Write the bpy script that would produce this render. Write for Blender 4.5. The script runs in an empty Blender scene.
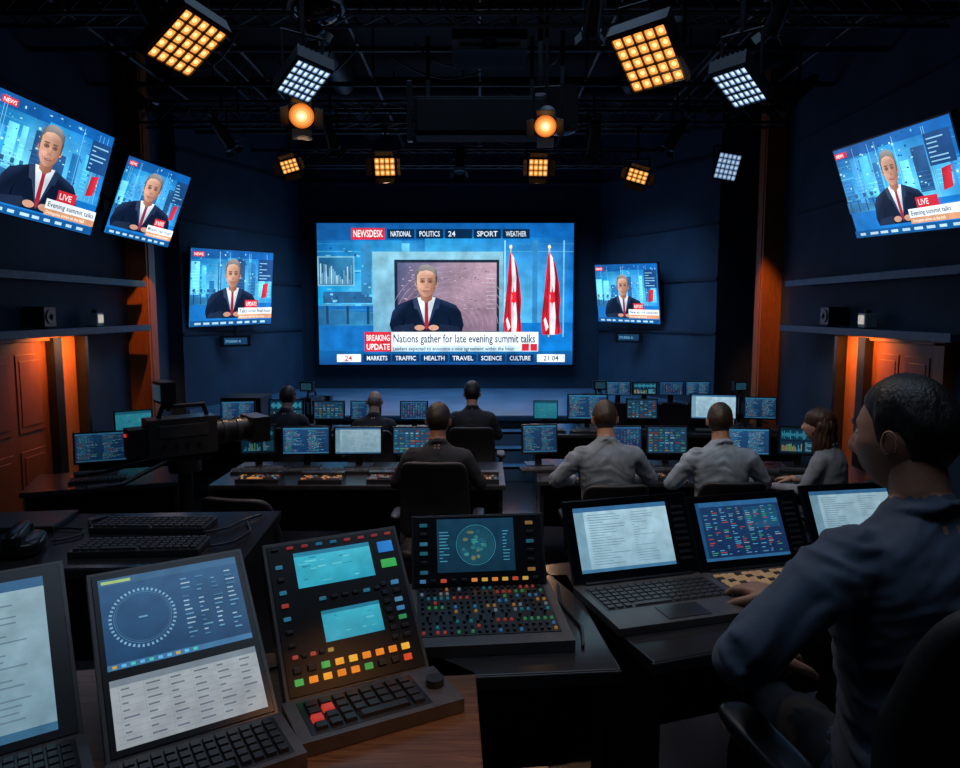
import bpy, math, random
import numpy as np
from mathutils import Matrix, Vector, noise
from mathutils.kdtree import KDTree
RR=random.Random(7)
th=math.radians(5.9)
V=Vector
# ---------- camera ----------
cam=bpy.data.cameras.new('camera'); co=bpy.data.objects.new('camera',cam)
bpy.context.scene.collection.objects.link(co)
cam.lens=27; cam.sensor_width=36; cam.clip_start=0.02
co.location=(0,0,2.1); co.rotation_euler=(math.radians(90)-th,0,0)
bpy.context.scene.camera=co
sc=bpy.context.scene
sc.view_settings.view_transform='Standard'; sc.view_settings.look='None'
# ---------- placement helpers (metres, degrees) ----------
B4=Matrix(((1,0,0,0),(0,0,-1,0),(0,1,0,0),(0,0,0,1)))
def pose(x,y,z,yaw=0,tilt=0,roll=0):
    return Matrix.Translation((x,y,z))@Matrix.Rotation(math.radians(yaw),4,'Z')@Matrix.Rotation(math.radians(tilt),4,'X')@B4@Matrix.Rotation(math.radians(roll),4,'Z')
def zrot(x,y,z,yaw=0,s=1):
    return Matrix.Translation((x,y,z))@Matrix.Rotation(math.radians(yaw),4,'Z')@Matrix.Scale(s,4)
# (x,y,z,yaw,tilt,roll), width, height
FITS={
'S1':((-3.50,6.0,3.24,74.2,16.5,-5.7),1.16,.913),
'S2':((-3.87,8.6,3.33,62.6,22.6,-7.0),.891,.928),
'S3':((-3.70,10.9,2.42,60,7,1.0),1.57,1.15),
'S4':((2.40,11.9,2.36,-48.9,9.8,-1.3),1.27,.995),
'S5':((3.51,6.2,3.15,-87,21.3,-2.2),1.56,.874),
'F1':((-1.56,4.0,3.51,50,54.6,-15.3),.276,.336),
'F2':((-1.18,5.0,3.62,17.4,63.9,-24),.237,.326),
'F3':((.899,4.0,3.43,-32.4,51,6.5),.299,.336),
'F4':((1.74,5.0,3.58,-28.9,69.4,14.8),.223,.384),
'F9':((2.68,8.0,3.64,-12,18,-12),.23,.27),
'U2':((-.614,1.42,1.415,32.7,-44,0),.3154,.3789),
'U3':((-.310,1.60,1.418,28,-36.7,0),.328,.3487),
'U4':((-.004,2.06,1.396,5.8,-24.7,0),.3935,.2078),
'LA':((.478,2.2,1.3905,16.2,-24.9,0),.4351,.2533),
'LB':((.883,2.3,1.3835,14.4,-27.1,0),.4152,.2403)}
# ---------- materials ----------
MATS={}
def mat(name,col=(.5,.5,.5),rough=.5,metal=0,var=.25,scale=15,bump=0,bscale=200,sheen=0,stretch=None):
    if name in MATS: return MATS[name]
    m=bpy.data.materials.new(name); m.use_nodes=True; nt=m.node_tree; b=nt.nodes['Principled BSDF']
    b.inputs['Roughness'].default_value=rough; b.inputs['Metallic'].default_value=metal
    tc=nt.nodes.new('ShaderNodeTexCoord'); src=tc.outputs['Object']
    if stretch:
        mp=nt.nodes.new('ShaderNodeMapping'); mp.inputs['Scale'].default_value=stretch; nt.links.new(src,mp.inputs['Vector']); src=mp.outputs['Vector']
    n=nt.nodes.new('ShaderNodeTexNoise'); n.inputs['Scale'].default_value=scale; n.inputs['Detail'].default_value=4
    nt.links.new(src,n.inputs['Vector'])
    r=nt.nodes.new('ShaderNodeValToRGB'); r.color_ramp.elements[0].position=.3; r.color_ramp.elements[1].position=.7
    r.color_ramp.elements[0].color=tuple(c*(1-var) for c in col)+(1,); r.color_ramp.elements[1].color=tuple(min(1,c*(1+var)) for c in col)+(1,)
    nt.links.new(n.outputs['Fac'],r.inputs['Fac']); nt.links.new(r.outputs['Color'],b.inputs['Base Color'])
    if bump:
        n2=nt.nodes.new('ShaderNodeTexNoise'); n2.inputs['Scale'].default_value=bscale; nt.links.new(src,n2.inputs['Vector'])
        bp=nt.nodes.new('ShaderNodeBump'); bp.inputs['Strength'].default_value=bump; bp.inputs['Distance'].default_value=.004
        nt.links.new(n2.outputs['Fac'],bp.inputs['Height']); nt.links.new(bp.outputs['Normal'],b.inputs['Normal'])
    if sheen: b.inputs['Sheen Weight'].default_value=sheen
    MATS[name]=m; return m
def wood(name,c1,c2,rough=.4,sc_=(1,12,1)):
    m=bpy.data.materials.new(name); m.use_nodes=True; nt=m.node_tree; b=nt.nodes['Principled BSDF']
    tc=nt.nodes.new('ShaderNodeTexCoord'); mp=nt.nodes.new('ShaderNodeMapping'); mp.inputs['Scale'].default_value=sc_
    n=nt.nodes.new('ShaderNodeTexNoise'); n.inputs['Scale'].default_value=6; n.inputs['Detail'].default_value=8; n.inputs['Distortion'].default_value=1.5
    r=nt.nodes.new('ShaderNodeValToRGB'); r.color_ramp.elements[0].position=.35; r.color_ramp.elements[1].position=.65
    r.color_ramp.elements[0].color=c1+(1,); r.color_ramp.elements[1].color=c2+(1,)
    nt.links.new(tc.outputs['Object'],mp.inputs['Vector']); nt.links.new(mp.outputs['Vector'],n.inputs['Vector']); nt.links.new(n.outputs['Fac'],r.inputs['Fac']); nt.links.new(r.outputs['Color'],b.inputs['Base Color'])
    b.inputs['Roughness'].default_value=rough; MATS[name]=m; return m
def screenmat(name,strength,nz,lo=.9,hi=1.08):
    m=bpy.data.materials.new(name); m.use_nodes=True; nt=m.node_tree; b=nt.nodes['Principled BSDF']
    a=nt.nodes.new('ShaderNodeAttribute'); a.attribute_name='Col'
    tc=nt.nodes.new('ShaderNodeTexCoord'); n=nt.nodes.new('ShaderNodeTexNoise'); n.inputs['Scale'].default_value=nz; n.inputs['Detail'].default_value=8
    nt.links.new(tc.outputs['Object'],n.inputs['Vector'])
    mr=nt.nodes.new('ShaderNodeMapRange'); mr.inputs['From Min'].default_value=.3; mr.inputs['From Max'].default_value=.7; mr.inputs['To Min'].default_value=lo; mr.inputs['To Max'].default_value=hi
    nt.links.new(n.outputs['Fac'],mr.inputs['Value'])
    mx=nt.nodes.new('ShaderNodeVectorMath'); mx.operation='SCALE'
    nt.links.new(a.outputs['Color'],mx.inputs[0]); nt.links.new(mr.outputs['Result'],mx.inputs['Scale'])
    nt.links.new(mx.outputs['Vector'],b.inputs['Emission Color']); b.inputs['Emission Strength'].default_value=strength
    b.inputs['Base Color'].default_value=(.005,.006,.008,1); b.inputs['Roughness'].default_value=.25
    MATS[name]=m
screenmat('screen_image',1.0,4.5,.72,1.22); screenmat('display_pixels',1.0,25,.82,1.12); screenmat('lamp_glow',1.0,3)
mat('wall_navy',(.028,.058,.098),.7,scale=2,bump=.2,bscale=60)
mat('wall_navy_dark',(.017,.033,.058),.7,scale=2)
mat('ledge_blue',(.05,.12,.20),.4)
mat('floor_dark',(.028,.024,.025),.2,scale=3,bump=.08,bscale=20)
mat('stage_floor',(.09,.18,.27),.3,scale=2)
mat('ceiling_black',(.010,.012,.015),.9)
mat('black_metal',(.016,.017,.02),.4,.3)
mat('pipe_metal',(.06,.063,.07),.4,.6)
mat('black_plastic',(.014,.015,.017),.28)
mat('dark_plastic',(.036,.035,.037),.28,bump=.08)
mat('grey_plastic',(.10,.088,.084),.3,bump=.08)
mat('key_black',(.026,.026,.028),.35)
mat('key_grey',(.05,.045,.043),.38)
mat('glass_black',(.006,.007,.009),.08)
mat('chair_fabric',(.017,.017,.020),.5,bump=.4,bscale=500)
mat('desk_black',(.022,.021,.024),.22,scale=5)
mat('lamp_white',(.5,.5,.48),.5)
mat('paper_white',(.35,.35,.34),.7)
wood('desk_wood',(.13,.052,.022),(.25,.11,.044),.25)
wood('desk_grey_laminate',(.024,.021,.021),(.038,.033,.032),.18)
wood('column_wood',(.42,.11,.03),(.55,.17,.045),.4,(8,8,.8))
wood('door_wood',(.26,.06,.017),(.33,.088,.026),.4,(8,8,.8))
mat('skin',(.52,.29,.20),.5,var=.12,scale=30,bump=.12,bscale=180); mat('skin_tan',(.40,.20,.125),.5,var=.12,scale=30,bump=.12,bscale=180)
mat('lips',(.3,.1,.08),.45); mat('eye_white',(.6,.6,.6),.2); mat('eye_dark',(.02,.015,.01),.2)
HS=dict(rough=.45,var=.7,scale=6,bump=.7,bscale=9,stretch=(22,22,4))
mat('hair_black',(.009,.008,.007),**HS); mat('hair_brown',(.036,.020,.012),**HS)
mat('hair_auburn',(.050,.022,.012),**HS)
mat('hair_grey',(.20,.18,.17),**HS); mat('hair_dark',(.022,.013,.010),**HS)
mat('shirt_navy',(.055,.085,.135),.8,bump=.3,bscale=700,sheen=.15)
mat('shirt_grey',(.22,.27,.33),.8,bump=.3,bscale=700); mat('shirt_light',(.32,.40,.49),.8,bump=.3,bscale=700)
mat('shirt_black',(.020,.022,.030),.8,bump=.3,bscale=700); mat('top_grey',(.22,.25,.30),.8,bump=.3,bscale=700)
mat('trousers_dark',(.02,.022,.028),.8); mat('shoe_black',(.012,.012,.012),.4)
# ---------- mesh builder ----------
class MB:
    def __init__(s): s.v=[];s.f=[];s.M=Matrix.Identity(4);s.lay=0;s.dz=.0006;s.pm='display_pixels'
    def add(s,vs,fs,m,smooth=False,col=None):
        o=len(s.v); s.v+=[tuple(s.M@V(p)) for p in vs]
        for f in fs: s.f.append(([o+i for i in f],m,smooth,col))
    def box(s,c,d,m,R=None,col=None,top=1.0):
        vs=[]
        for z in(-1,1):
            k=top if z>0 else 1
            for x,y in((-1,-1),(1,-1),(1,1),(-1,1)):
                p=V((x*d[0]/2*k,y*d[1]/2*k,z*d[2]/2))
                if R: p=R@p
                vs.append(p+V(c))
        s.add(vs,[(3,2,1,0),(4,5,6,7),(0,1,5,4),(1,2,6,5),(2,3,7,6),(3,0,4,7)],m,False,col)
    def prism(s,poly,z0,z1,m):
        n=len(poly); vs=[(x,y,z0) for x,y in poly]+[(x,y,z1) for x,y in poly]
        s.add(vs,[tuple(range(n))[::-1],tuple(range(n,2*n))]+[(i,(i+1)%n,n+(i+1)%n,n+i) for i in range(n)],m)
    def cyl(s,p0,p1,r0,m,r1=None,n=14,col=None):
        if r1 is None: r1=r0
        p0=V(p0);p1=V(p1);t=(p1-p0).normalized(); a=V((0,0,1)) if abs(t.z)<.9 else V((1,0,0)); x=t.cross(a).normalized(); y=t.cross(x)
        vs=[]
        for p,r in((p0,r0),(p1,r1)):
            for i in range(n):
                A=2*math.pi*i/n; vs.append(p+(x*math.cos(A)+y*math.sin(A))*r)
        s.add(vs,[(i,(i+1)%n,n+(i+1)%n,n+i) for i in range(n)],m,True,col)
        s.add(vs,[tuple(range(n))[::-1],tuple(range(n,2*n))],m,False,col)
    def sup(s,c,d,m,e1=1.0,e2=1.0,nu=24,nv=14,R=None,fn=None,col=None):
        def sp(a,e): return math.copysign(abs(a)**e,a)
        vs=[]
        for j in range(nv+1):
            ph=-math.pi/2+math.pi*j/nv
            for i in range(nu):
                t=2*math.pi*i/nu
                p=V((d[0]/2*sp(math.cos(ph),e1)*sp(math.cos(t),e2),d[1]/2*sp(math.cos(ph),e1)*sp(math.sin(t),e2),d[2]/2*sp(math.sin(ph),e1)))
                if fn: p=fn(p)
                if R: p=R@p
                vs.append(p+V(c))
        fs=[]
        for j in range(nv):
            for i in range(nu):
                a=j*nu+i;b=j*nu+(i+1)%nu; fs.append((a,b,b+nu,a+nu))
        s.add(vs,fs,m,True,col)
    def tube(s,pts,r,m,n=8):
        for a,b in zip(pts[:-1],pts[1:]): s.cyl(a,b,r,m,n=n)
        for p in pts[1:-1]: s.sup(p,(2*r,2*r,2*r),m,nu=8,nv=6)
    def limb(s,pts,rad,m,n=16,sub=5,sq=1.0):
        P=[V(p) for p in pts]; Q=[];Rr=[]
        for i in range(len(P)-1):
            p0=P[max(i-1,0)];p1=P[i];p2=P[i+1];p3=P[min(i+2,len(P)-1)]
            for k in range(sub):
                t=k/sub; lin=p1.lerp(p2,t)
                cr=.5*((2*p1)+(p2-p0)*t+(2*p0-5*p1+4*p2-p3)*t*t+(3*p1-p0-3*p2+p3)*t**3)
                Q.append(lin.lerp(cr,.5)); Rr.append(rad[i]*(1-t)+rad[i+1]*t)
        Q.append(P[-1]);Rr.append(rad[-1])
        vs=[];ref=V((.31,.2,.93))
        for i,q in enumerate(Q):
            t=(Q[min(i+1,len(Q)-1)]-Q[max(i-1,0)]).normalized()
            x=t.cross(ref); x=x.normalized() if x.length>1e-3 else V((1,0,0)); y=t.cross(x)
            for k in range(n):
                A=2*math.pi*k/n; vs.append(q+(x*math.cos(A)+y*math.sin(A))*Rr[i])
        fs=[(j*n+i,j*n+(i+1)%n,(j+1)*n+(i+1)%n,(j+1)*n+i) for j in range(len(Q)-1) for i in range(n)]
        N=len(Q)
        fs+= [tuple(range(n))[::-1],tuple(range((N-1)*n,N*n))]
        s.add(vs,fs,m,True)
        for q,r in((Q[0],Rr[0]),(Q[-1],Rr[-1])): s.sup(q,(2*r,2*r,2*r),m,nu=12,nv=8)
    def loft(s,rings,m):
        n=len(rings[0]); vs=[p for r in rings for p in r]; N=len(rings)
        fs=[(j*n+i,j*n+(i+1)%n,(j+1)*n+(i+1)%n,(j+1)*n+i) for j in range(N-1) for i in range(n)]
        fs+=[tuple(range(n))[::-1],tuple(range((N-1)*n,N*n))]
        s.add(vs,fs,m,True)
    def r2(s,x0,y0,x1,y1,col):
        s.lay+=1;z=s.lay*s.dz
        if isinstance(col[0],(tuple,list)): cc=list(col)
        else: cc=[col]*4
        s.add([(x0,y0,z),(x1,y0,z),(x1,y1,z),(x0,y1,z)],[(0,1,2,3)],s.pm,False,cc)
    def p2(s,pts,col):
        s.lay+=1;z=s.lay*s.dz; s.add([(x,y,z) for x,y in pts],[tuple(range(len(pts)))],s.pm,False,[tuple(k) for k in col] if isinstance(col[0],(tuple,list)) else [col]*len(pts))
    def e2(s,cx,cy,rx,ry,col,n=22): s.p2([(cx+rx*math.cos(2*math.pi*i/n),cy+ry*math.sin(2*math.pi*i/n)) for i in range(n)],col)
    def ring2(s,cx,cy,r,w,col,n=40,a0=0,a1=1):
        s.lay+=1;z=s.lay*s.dz;vs=[];fs=[]
        for i in range(n+1):
            A=2*math.pi*(a0+(a1-a0)*i/n); vs+=[(cx+r*math.cos(A),cy+r*math.sin(A),z),(cx+(r-w)*math.cos(A),cy+(r-w)*math.sin(A),z)]
        for i in range(n): fs.append((2*i,2*i+2,2*i+3,2*i+1))
        s.add(vs,fs,s.pm,False,[col]*4)
    def t2(s,text,x,y,h,col,maxw=None):
        s.lay+=1;z=s.lay*s.dz; vs,fs=glyphs(text); kx=1.0
        if maxw:
            ww=max(a for a,b in vs)*h
            if ww>maxw: kx=maxw/ww
        s.add([(x+a*h*kx,y+b*h,z) for a,b in vs],fs,s.pm,False,[col]*64)
    def mesh(s,name):
        me=bpy.data.meshes.new(name); me.from_pydata(s.v,[],[f[0] for f in s.f])
        ms=[]
        for f in s.f:
            if f[1] not in ms: ms.append(f[1])
        for m in ms: me.materials.append(MATS[m])
        me.polygons.foreach_set('material_index',[ms.index(f[1]) for f in s.f])
        me.polygons.foreach_set('use_smooth',[f[2] for f in s.f])
        if any(f[3] is not None for f in s.f):
            ca=me.color_attributes.new('Col','FLOAT_COLOR','CORNER'); arr=[]
            for f in s.f:
                c=f[3]
                for k in range(len(f[0])):
                    if c is None: arr+=[0,0,0,1]
                    elif isinstance(c,list): arr+=list(c[k])+[1]
                    else: arr+=list(c)+[1]
            ca.data.foreach_set('color',arr)
        me.update(); return me
    def obj(s,name,M=None,parent=None,bevel=0,recenter=True):
        if M is None and recenter and parent is None and s.v:
            a=np.array(s.v); c=(a.min(0)+a.max(0))/2; c[2]=a[:,2].min(); s.v=[tuple(np.array(p)-c) for p in s.v]; M=Matrix.Translation(tuple(c))
        me=s.mesh(name); o=bpy.data.objects.new(name,me); sc.collection.objects.link(o)
        if parent: o.parent=parent
        if M is not None: o.matrix_local=M
        if bevel:
            b=o.modifiers.new('bevel','BEVEL'); b.width=bevel; b.segments=2; b.limit_method='ANGLE'; b.angle_limit=math.radians(50)
        return o
GC={}
def glyphs(t):
    if t in GC: return GC[t]
    cu=bpy.data.curves.new('txt','FONT'); cu.body=t; cu.resolution_u=2; cu.offset=.012; ob=bpy.data.objects.new('txt',cu); sc.collection.objects.link(ob)
    dg=bpy.context.evaluated_depsgraph_get(); me=bpy.data.meshes.new_from_object(ob.evaluated_get(dg))
    r=([(v.co.x,v.co.y) for v in me.vertices],[tuple(p.vertices) for p in me.polygons])
    bpy.data.objects.remove(ob); bpy.data.curves.remove(cu); bpy.data.meshes.remove(me); GC[t]=r; return r
def empty(name,M=None):
    o=bpy.data.objects.new(name,None); sc.collection.objects.link(o); o.empty_display_size=.1
    if M is not None: o.matrix_world=M
    return o
# ---------- pictures ----------
def presenter(mb,W,H,cx,by,s,g=1.0,tie=(.32,.015,.025)):
    X=lambda a:(cx*W+a*s*H); Y=lambda b:(by*H+b*s*H)
    def P(pts,c):
        if isinstance(c[0],tuple): mb.p2([(X(a),Y(b)) for a,b in pts],[tuple(k*g for k in q) for q in c])
        else: mb.p2([(X(a),Y(b)) for a,b in pts],tuple(k*g for k in c))
    def Eg(x,y,rx,ry,c0,c1,n=28):
        pts=[];cs=[]
        for i in range(n):
            A=2*math.pi*i/n; t=.5+.5*math.cos(A); pts.append((X(x+rx*math.cos(A)),Y(y+ry*math.sin(A)))); cs.append(tuple(g*(a*(1-t)+b*t) for a,b in zip(c0,c1)))
        mb.p2(pts,cs)
    su=(.003,.008,.025); s2=(.014,.028,.075)
    P([(-.5,0),(.5,0),(.53,.10),(.49,.28),(.42,.38),(.30,.43),(.13,.49),(-.13,.49),(-.30,.43),(-.42,.38),(-.49,.28),(-.53,.10)],[su,su,su,su,s2,s2,su,su,s2,s2,s2,su])
    P([(-.37,.0),(-.33,.0),(-.31,.28)],(.001,.003,.01)); P([(.37,.0),(.33,.0),(.31,.28)],(.001,.003,.01))
    P([(0,.02),(.13,.49),(-.13,.49)],[(.35,.42,.5),(.6,.68,.75),(.75,.82,.9)])
    P([(0,.02),(.03,.08),(.022,.40),(.035,.45),(-.035,.45),(-.022,.40),(-.03,.08)],tie)
    P([(0,.02),(.13,.49),(.20,.46),(.17,.33),(.13,.32)],s2); P([(0,.02),(-.13,.49),(-.20,.46),(-.17,.33),(-.13,.32)],(.025,.042,.095))
    P([(-.08,.46),(0,.41),(.08,.46),(.085,.60),(-.085,.60)],[(.4,.19,.11),(.3,.12,.08),(.22,.08,.05),(.22,.08,.05),(.38,.18,.11)])
    for sx in(-1,1): mb.e2(X(.14*sx),Y(.68),.02*s*H,.045*s*H,(.5*g,.24*g,.16*g),12)
    P([(-.145,.66),(-.158,.77),(-.135,.88),(-.07,.94),(.01,.955),(.09,.93),(.145,.87),(.158,.77),(.145,.66)],[(.10,.09,.085)]*3+[(.28,.26,.25)]*3+[(.07,.06,.055)]*3)
    P([(-.135,.70),(-.13,.80),(-.09,.855),(0,.872),(.09,.85),(.13,.80),(.135,.70),(.125,.60),(.085,.535),(.03,.50),(-.03,.50),(-.085,.535),(-.125,.60)],
      [(.62,.34,.24),(.66,.38,.27),(.75,.48,.36),(.7,.43,.32),(.44,.24,.17),(.35,.18,.12),(.26,.12,.08),(.20,.085,.055),(.2,.085,.055),(.34,.16,.11),(.5,.26,.18),(.6,.32,.22),(.62,.34,.23)])
    Eg(-.065,.635,.04,.03,(.72,.40,.3),(.54,.28,.2),14)
    for e in(-.055,.055):
        Eg(e,.715,.036,.024,(.25,.11,.07),(.16,.065,.045),14); mb.e2(X(e),Y(.712),.017*s*H,.007*s*H,(.24*g,.2*g,.19*g),10); mb.e2(X(e),Y(.712),.010*s*H,.008*s*H,(.012*g,.012*g,.015*g),10)
        P([(e-.038,.742),(e+.038,.745),(e+.03,.757),(e-.03,.757)],(.08,.055,.05))
    P([(-.022,.625),(.028,.625),(.024,.65),(.014,.72),(-.004,.72)],[(.34,.15,.1),(.24,.10,.07),(.3,.13,.09),(.38,.18,.12),(.7,.43,.32)])
    P([(-.055,.583),(0,.590),(.055,.583),(.035,.562),(-.035,.562)],(.2,.04,.035)); P([(-.035,.580),(.035,.580),(.026,.574),(-.026,.574)],(.42,.35,.32))
    P([(-.05,.548),(.05,.548),(.03,.541),(-.03,.541)],(.28,.13,.09)); P([(-.085,.62),(-.08,.62),(-.06,.57),(-.066,.565)],(.38,.18,.12)); P([(.085,.62),(.08,.62),(.06,.57),(.066,.565)],(.14,.06,.04))
    P([(-.5,0),(-.2,0),(-.12,.06),(-.2,.12),(-.45,.08)],(.010,.02,.05)); P([(.5,0),(.2,0),(.12,.05),(.2,.11),(.45,.08)],(.008,.015,.04))
    for sx in(-1,1):
        mb.e2(X(.10*sx),Y(.06),.075*s*H,.04*s*H,(.52*g,.28*g,.2*g),14)
        for q in range(3): P([(.05*sx+.02*q*sx,.03),(.055*sx+.02*q*sx,.03),(.06*sx+.02*q*sx,.085)],(.3,.13,.09))
def news(mb,W,H,small=False,seed=1,g=1.0):
    rr=random.Random(seed)
    G=lambda c: tuple(k*g for k in c)
    r=lambda a,b,c,d,col: mb.r2(a*W,b*H,min(c,1)*W,min(d,1)*H,[G(k) for k in col] if isinstance(col[0],tuple) else G(col))
    r(0,0,1,1,[(.008,.16,.50),(.004,.18,.58),(.004,.11,.40),(.006,.08,.28)])
    r(.0,.42,.30,.88,[(.01,.32,.65),(.16,.62,.85),(.02,.25,.55),(.005,.10,.34)])
    r(.30,.42,.42,.88,[(.16,.62,.85),(.04,.4,.72),(.01,.16,.46),(.02,.25,.55)])
    r(.42,.3,.74,.9,[(.14,.62,.88),(.10,.52,.85),(.01,.2,.55),(.02,.30,.62)])
    r(.74,.3,1,.9,[(.10,.52,.85),(.004,.20,.62),(.003,.09,.36),(.01,.2,.55)])
    r(0,.66,.45,.672,(.10,.42,.66)); r(.0,.80,1,.805,(.06,.35,.6)); r(.0,.855,1,.858,(.03,.25,.5))
    if small:
        x=rr.random()*.03
        while x<.95:
            w=.04+rr.random()*.08; c=rr.choice([(.01,.07,.2),(.05,.33,.6),(.01,.10,.26),(.03,.2,.45),(.01,.05,.14),(.10,.42,.65)]); y1=.58+rr.random()*.32; y0=.32+rr.random()*.1
            r(x,y0,x+w,y1,[G(c),G(c),tuple(k*1.8 for k in c),tuple(k*1.4 for k in c)])
            for q in range(rr.randint(3,8)): r(x+.006,y0+.03+q*.04,x+w-.006,y0+.034+q*.04,tuple(min(1,k*3+.02) for k in c))
            x+=w+.01+rr.random()*.05
        for i in range(110):
            x=rr.random()*.97;y=.42+rr.random()*.55; r(x,y,x+.003+rr.random()*.016,y+.004+rr.random()*.02,rr.choice([(.35,.75,.95),(.01,.05,.16),(.12,.5,.75),(.5,.8,.9),(.01,.1,.3),(.01,.04,.12)]))
        for i in range(6): x=rr.random()*.95; r(x,.3,x+.003,.97,(.25,.65,.85))
    else:
        for x0,x1,y0,y1,c in((.33,.36,.3,.86,(.12,.5,.75)),(.02,.2,.44,.52,(.02,.12,.3)),(.17,.21,.5,.86,(.03,.2,.42)),(.73,.735,.3,.88,(.3,.7,.85)),(.84,.86,.3,.88,(.03,.2,.45)),(.96,.965,.2,.88,(.15,.5,.75))): r(x0,y0,x1,y1,c)
        for i in range(40):
            x=.0+rr.random()*.2;y=.42+rr.random()*.4; r(x,y,x+.004+rr.random()*.016,y+.004+rr.random()*.012,rr.choice([(.2,.6,.85),(.01,.08,.2),(.1,.42,.65)]))
    for i in range(6): r(0,.30+.018*i,.34 if not small else 1,.303+.018*i,(.06,.34,.56))
    mb.p2([(0,.28*H),(.36*W,.28*H),(.30*W,.36*H),(0,.40*H)],[G((.01,.10,.26)),G((.05,.35,.6)),G((.03,.2,.42)),G((.02,.14,.32))])
    for x in(.03,.11,.19,.26): r(x,.29,x+.010,.42,(.01,.05,.12)); r(max(0,x-.02),.42,x+.035,.432,(.06,.28,.46)); r(x-.008,.44,x+.022,.485,(.02,.10,.22))
    if not small:
        r(.0,.56,.145,.77,(.15,.42,.6)); r(.006,.57,.139,.76,[(.01,.06,.16),(.02,.12,.26),(.03,.2,.38),(.01,.1,.25)])
        for i in range(18): x=.01+i*.007; r(x,.575,x+.005,.60+rr.random()*.12,(.10,.32,.5) if i%3 else (.4,.55,.6))
        r(.215,.20,.725,.80,[(.14,.36,.52),(.10,.26,.4),(.22,.48,.62),(.22,.48,.62)]); r(.30,.22,.71,.745,(.01,.02,.04)); r(.312,.24,.70,.725,[(.10,.07,.13),(.24,.15,.22),(.46,.31,.38),(.07,.09,.18)])
        for i in range(12):
            if (.1+.04*i)*.9<.46: mb.ring2(.52*W,.25*H,(.1+.04*i)*H*.9,.003*H,G((.38,.27,.33)),20,.02,.48)
        for i in range(110):
            x=.32+rr.random()*.36;y=.35+rr.random()*.36; r(x,y,min(x+.002+rr.random()*.012,.698),y+.004,rr.choice([(.6,.46,.5),(.06,.05,.11),(.4,.28,.34),(.1,.07,.14)]))
        for i in range(9): r(.66,.40+i*.03,.695,.406+i*.03,(.45,.4,.45))
        for fx,s in((.755,1),(.905,1.08)):
            x=fx*W; q=s*W
            P=lambda pts,c: mb.p2([(x+a*q,b*H) for a,b in pts],[G(k) for k in c] if isinstance(c[0],tuple) else G(c))
            P([(-.003,.2),(.003,.2),(.003,.83),(-.003,.83)],(.55,.45,.3)); mb.e2(x,.835*H,.006*W,.014*H,G((.8,.7,.4)),10)
            rd=(.62,.015,.03); dk=(.22,.005,.012); wh=(.80,.77,.8); ws=(.42,.40,.5)
            P([(0,.80),(.010,.775),(.006,.60),(.002,.42),(.006,.215),(-.022,.215),(-.028,.30),(-.020,.45),(-.012,.62),(-.006,.76)],[rd,rd,dk,rd,dk,rd,rd,dk,rd,rd])
            P([(.002,.79),(.014,.755),(.022,.62),(.020,.48),(.026,.34),(.024,.215),(.004,.215),(.002,.42),(.005,.60)],[wh,wh,ws,wh,ws,wh,wh,ws,wh])
            P([(.012,.76),(.024,.70),(.036,.58),(.042,.46),(.038,.34),(.046,.225),(.022,.215),(.026,.34),(.019,.48),(.023,.62)],[rd,dk,rd,rd,dk,rd,rd,dk,rd,dk])
            P([(.012,.56),(.0155,.515),(.022,.525),(.019,.48),(.023,.45),(.014,.44),(.012,.40),(.010,.44),(.003,.45),(.006,.485),(.003,.52),(.009,.515)],(.6,.015,.03))
            P([(-.010,.215),(-.006,.215),(-.004,.6),(-.007,.6)],dk); P([(.034,.22),(.038,.22),(.032,.55),(.029,.55)],dk); P([(-.018,.32),(-.012,.34),(.0,.27),(-.010,.24)],wh)
        presenter(mb,W,H,.425,.235,.50,g)
        r(0,0,1,.10,[(.005,.05,.2),(.005,.05,.2),(.005,.12,.36),(.005,.12,.36)])
        r(.135,.885,.265,.965,(.55,.02,.04)); mb.t2('NEWSDESK',.142*W,.903*H,.07*H,G((.9,.85,.85)),.116*W)
        x=.275
        for t in('NATIONAL','POLITICS','24','SPORT','WEATHER'):
            r(x,.892,x+.105,.958,(.002,.02,.06)); mb.t2(t,(x+.012)*W,.907*H,.052*H,G((.65,.75,.85)),.08*W); x+=.112
        r(.18,.095,.285,.235,(.6,.02,.04)); mb.t2('BREAKING',.187*W,.172*H,.06*H,G((.95,.9,.9)),.092*W); mb.t2('UPDATE',.187*W,.108*H,.06*H,G((.95,.9,.9)),.092*W)
        r(.285,.135,.865,.235,(.80,.88,.92)); mb.t2('Nations gather for late evening summit talks',.292*W,.16*H,.082*H,G((.02,.04,.1)),.56*W)
        r(.285,.095,.865,.135,(.55,.74,.85)); mb.t2('Leaders expected to announce a new agreement within the hour',.29*W,.103*H,.036*H,G((.01,.02,.08)),.48*W)
        r(.80,.1,.828,.15,(.6,.02,.04)); r(.834,.1,.86,.15,(.6,.02,.04))
        r(.07,.02,.165,.075,(.8,.88,.92)); mb.t2('24',.1*W,.028*H,.055*H,G((.5,.02,.04)),.05*W); r(.86,.02,.97,.075,(.8,.88,.92)); mb.t2('21:04',.885*W,.03*H,.05*H,G((.02,.05,.1)),.06*W)
        x=.175
        for t in('MARKETS','TRAFFIC','HEALTH','TRAVEL','SCIENCE','CULTURE'):
            r(x,.02,x+.107,.075,(.003,.03,.11)); mb.t2(t,(x+.012)*W,.032*H,.045*H,G((.75,.85,.95)),.082*W); x+=.113
    else:
        presenter(mb,W,H,.44+.05*rr.random(),.07+.04*rr.random(),.76+.08*rr.random(),g,rr.choice([(.32,.015,.025),(.02,.03,.1),(.25,.02,.06)]))
        r(.80,.60,.99,.90,[(.01,.06,.2)]*4)
        for i in range(6): r(.815,.63+i*.042,.83+rr.random()*.14,.642+i*.042,(.25,.55,.75))
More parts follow.
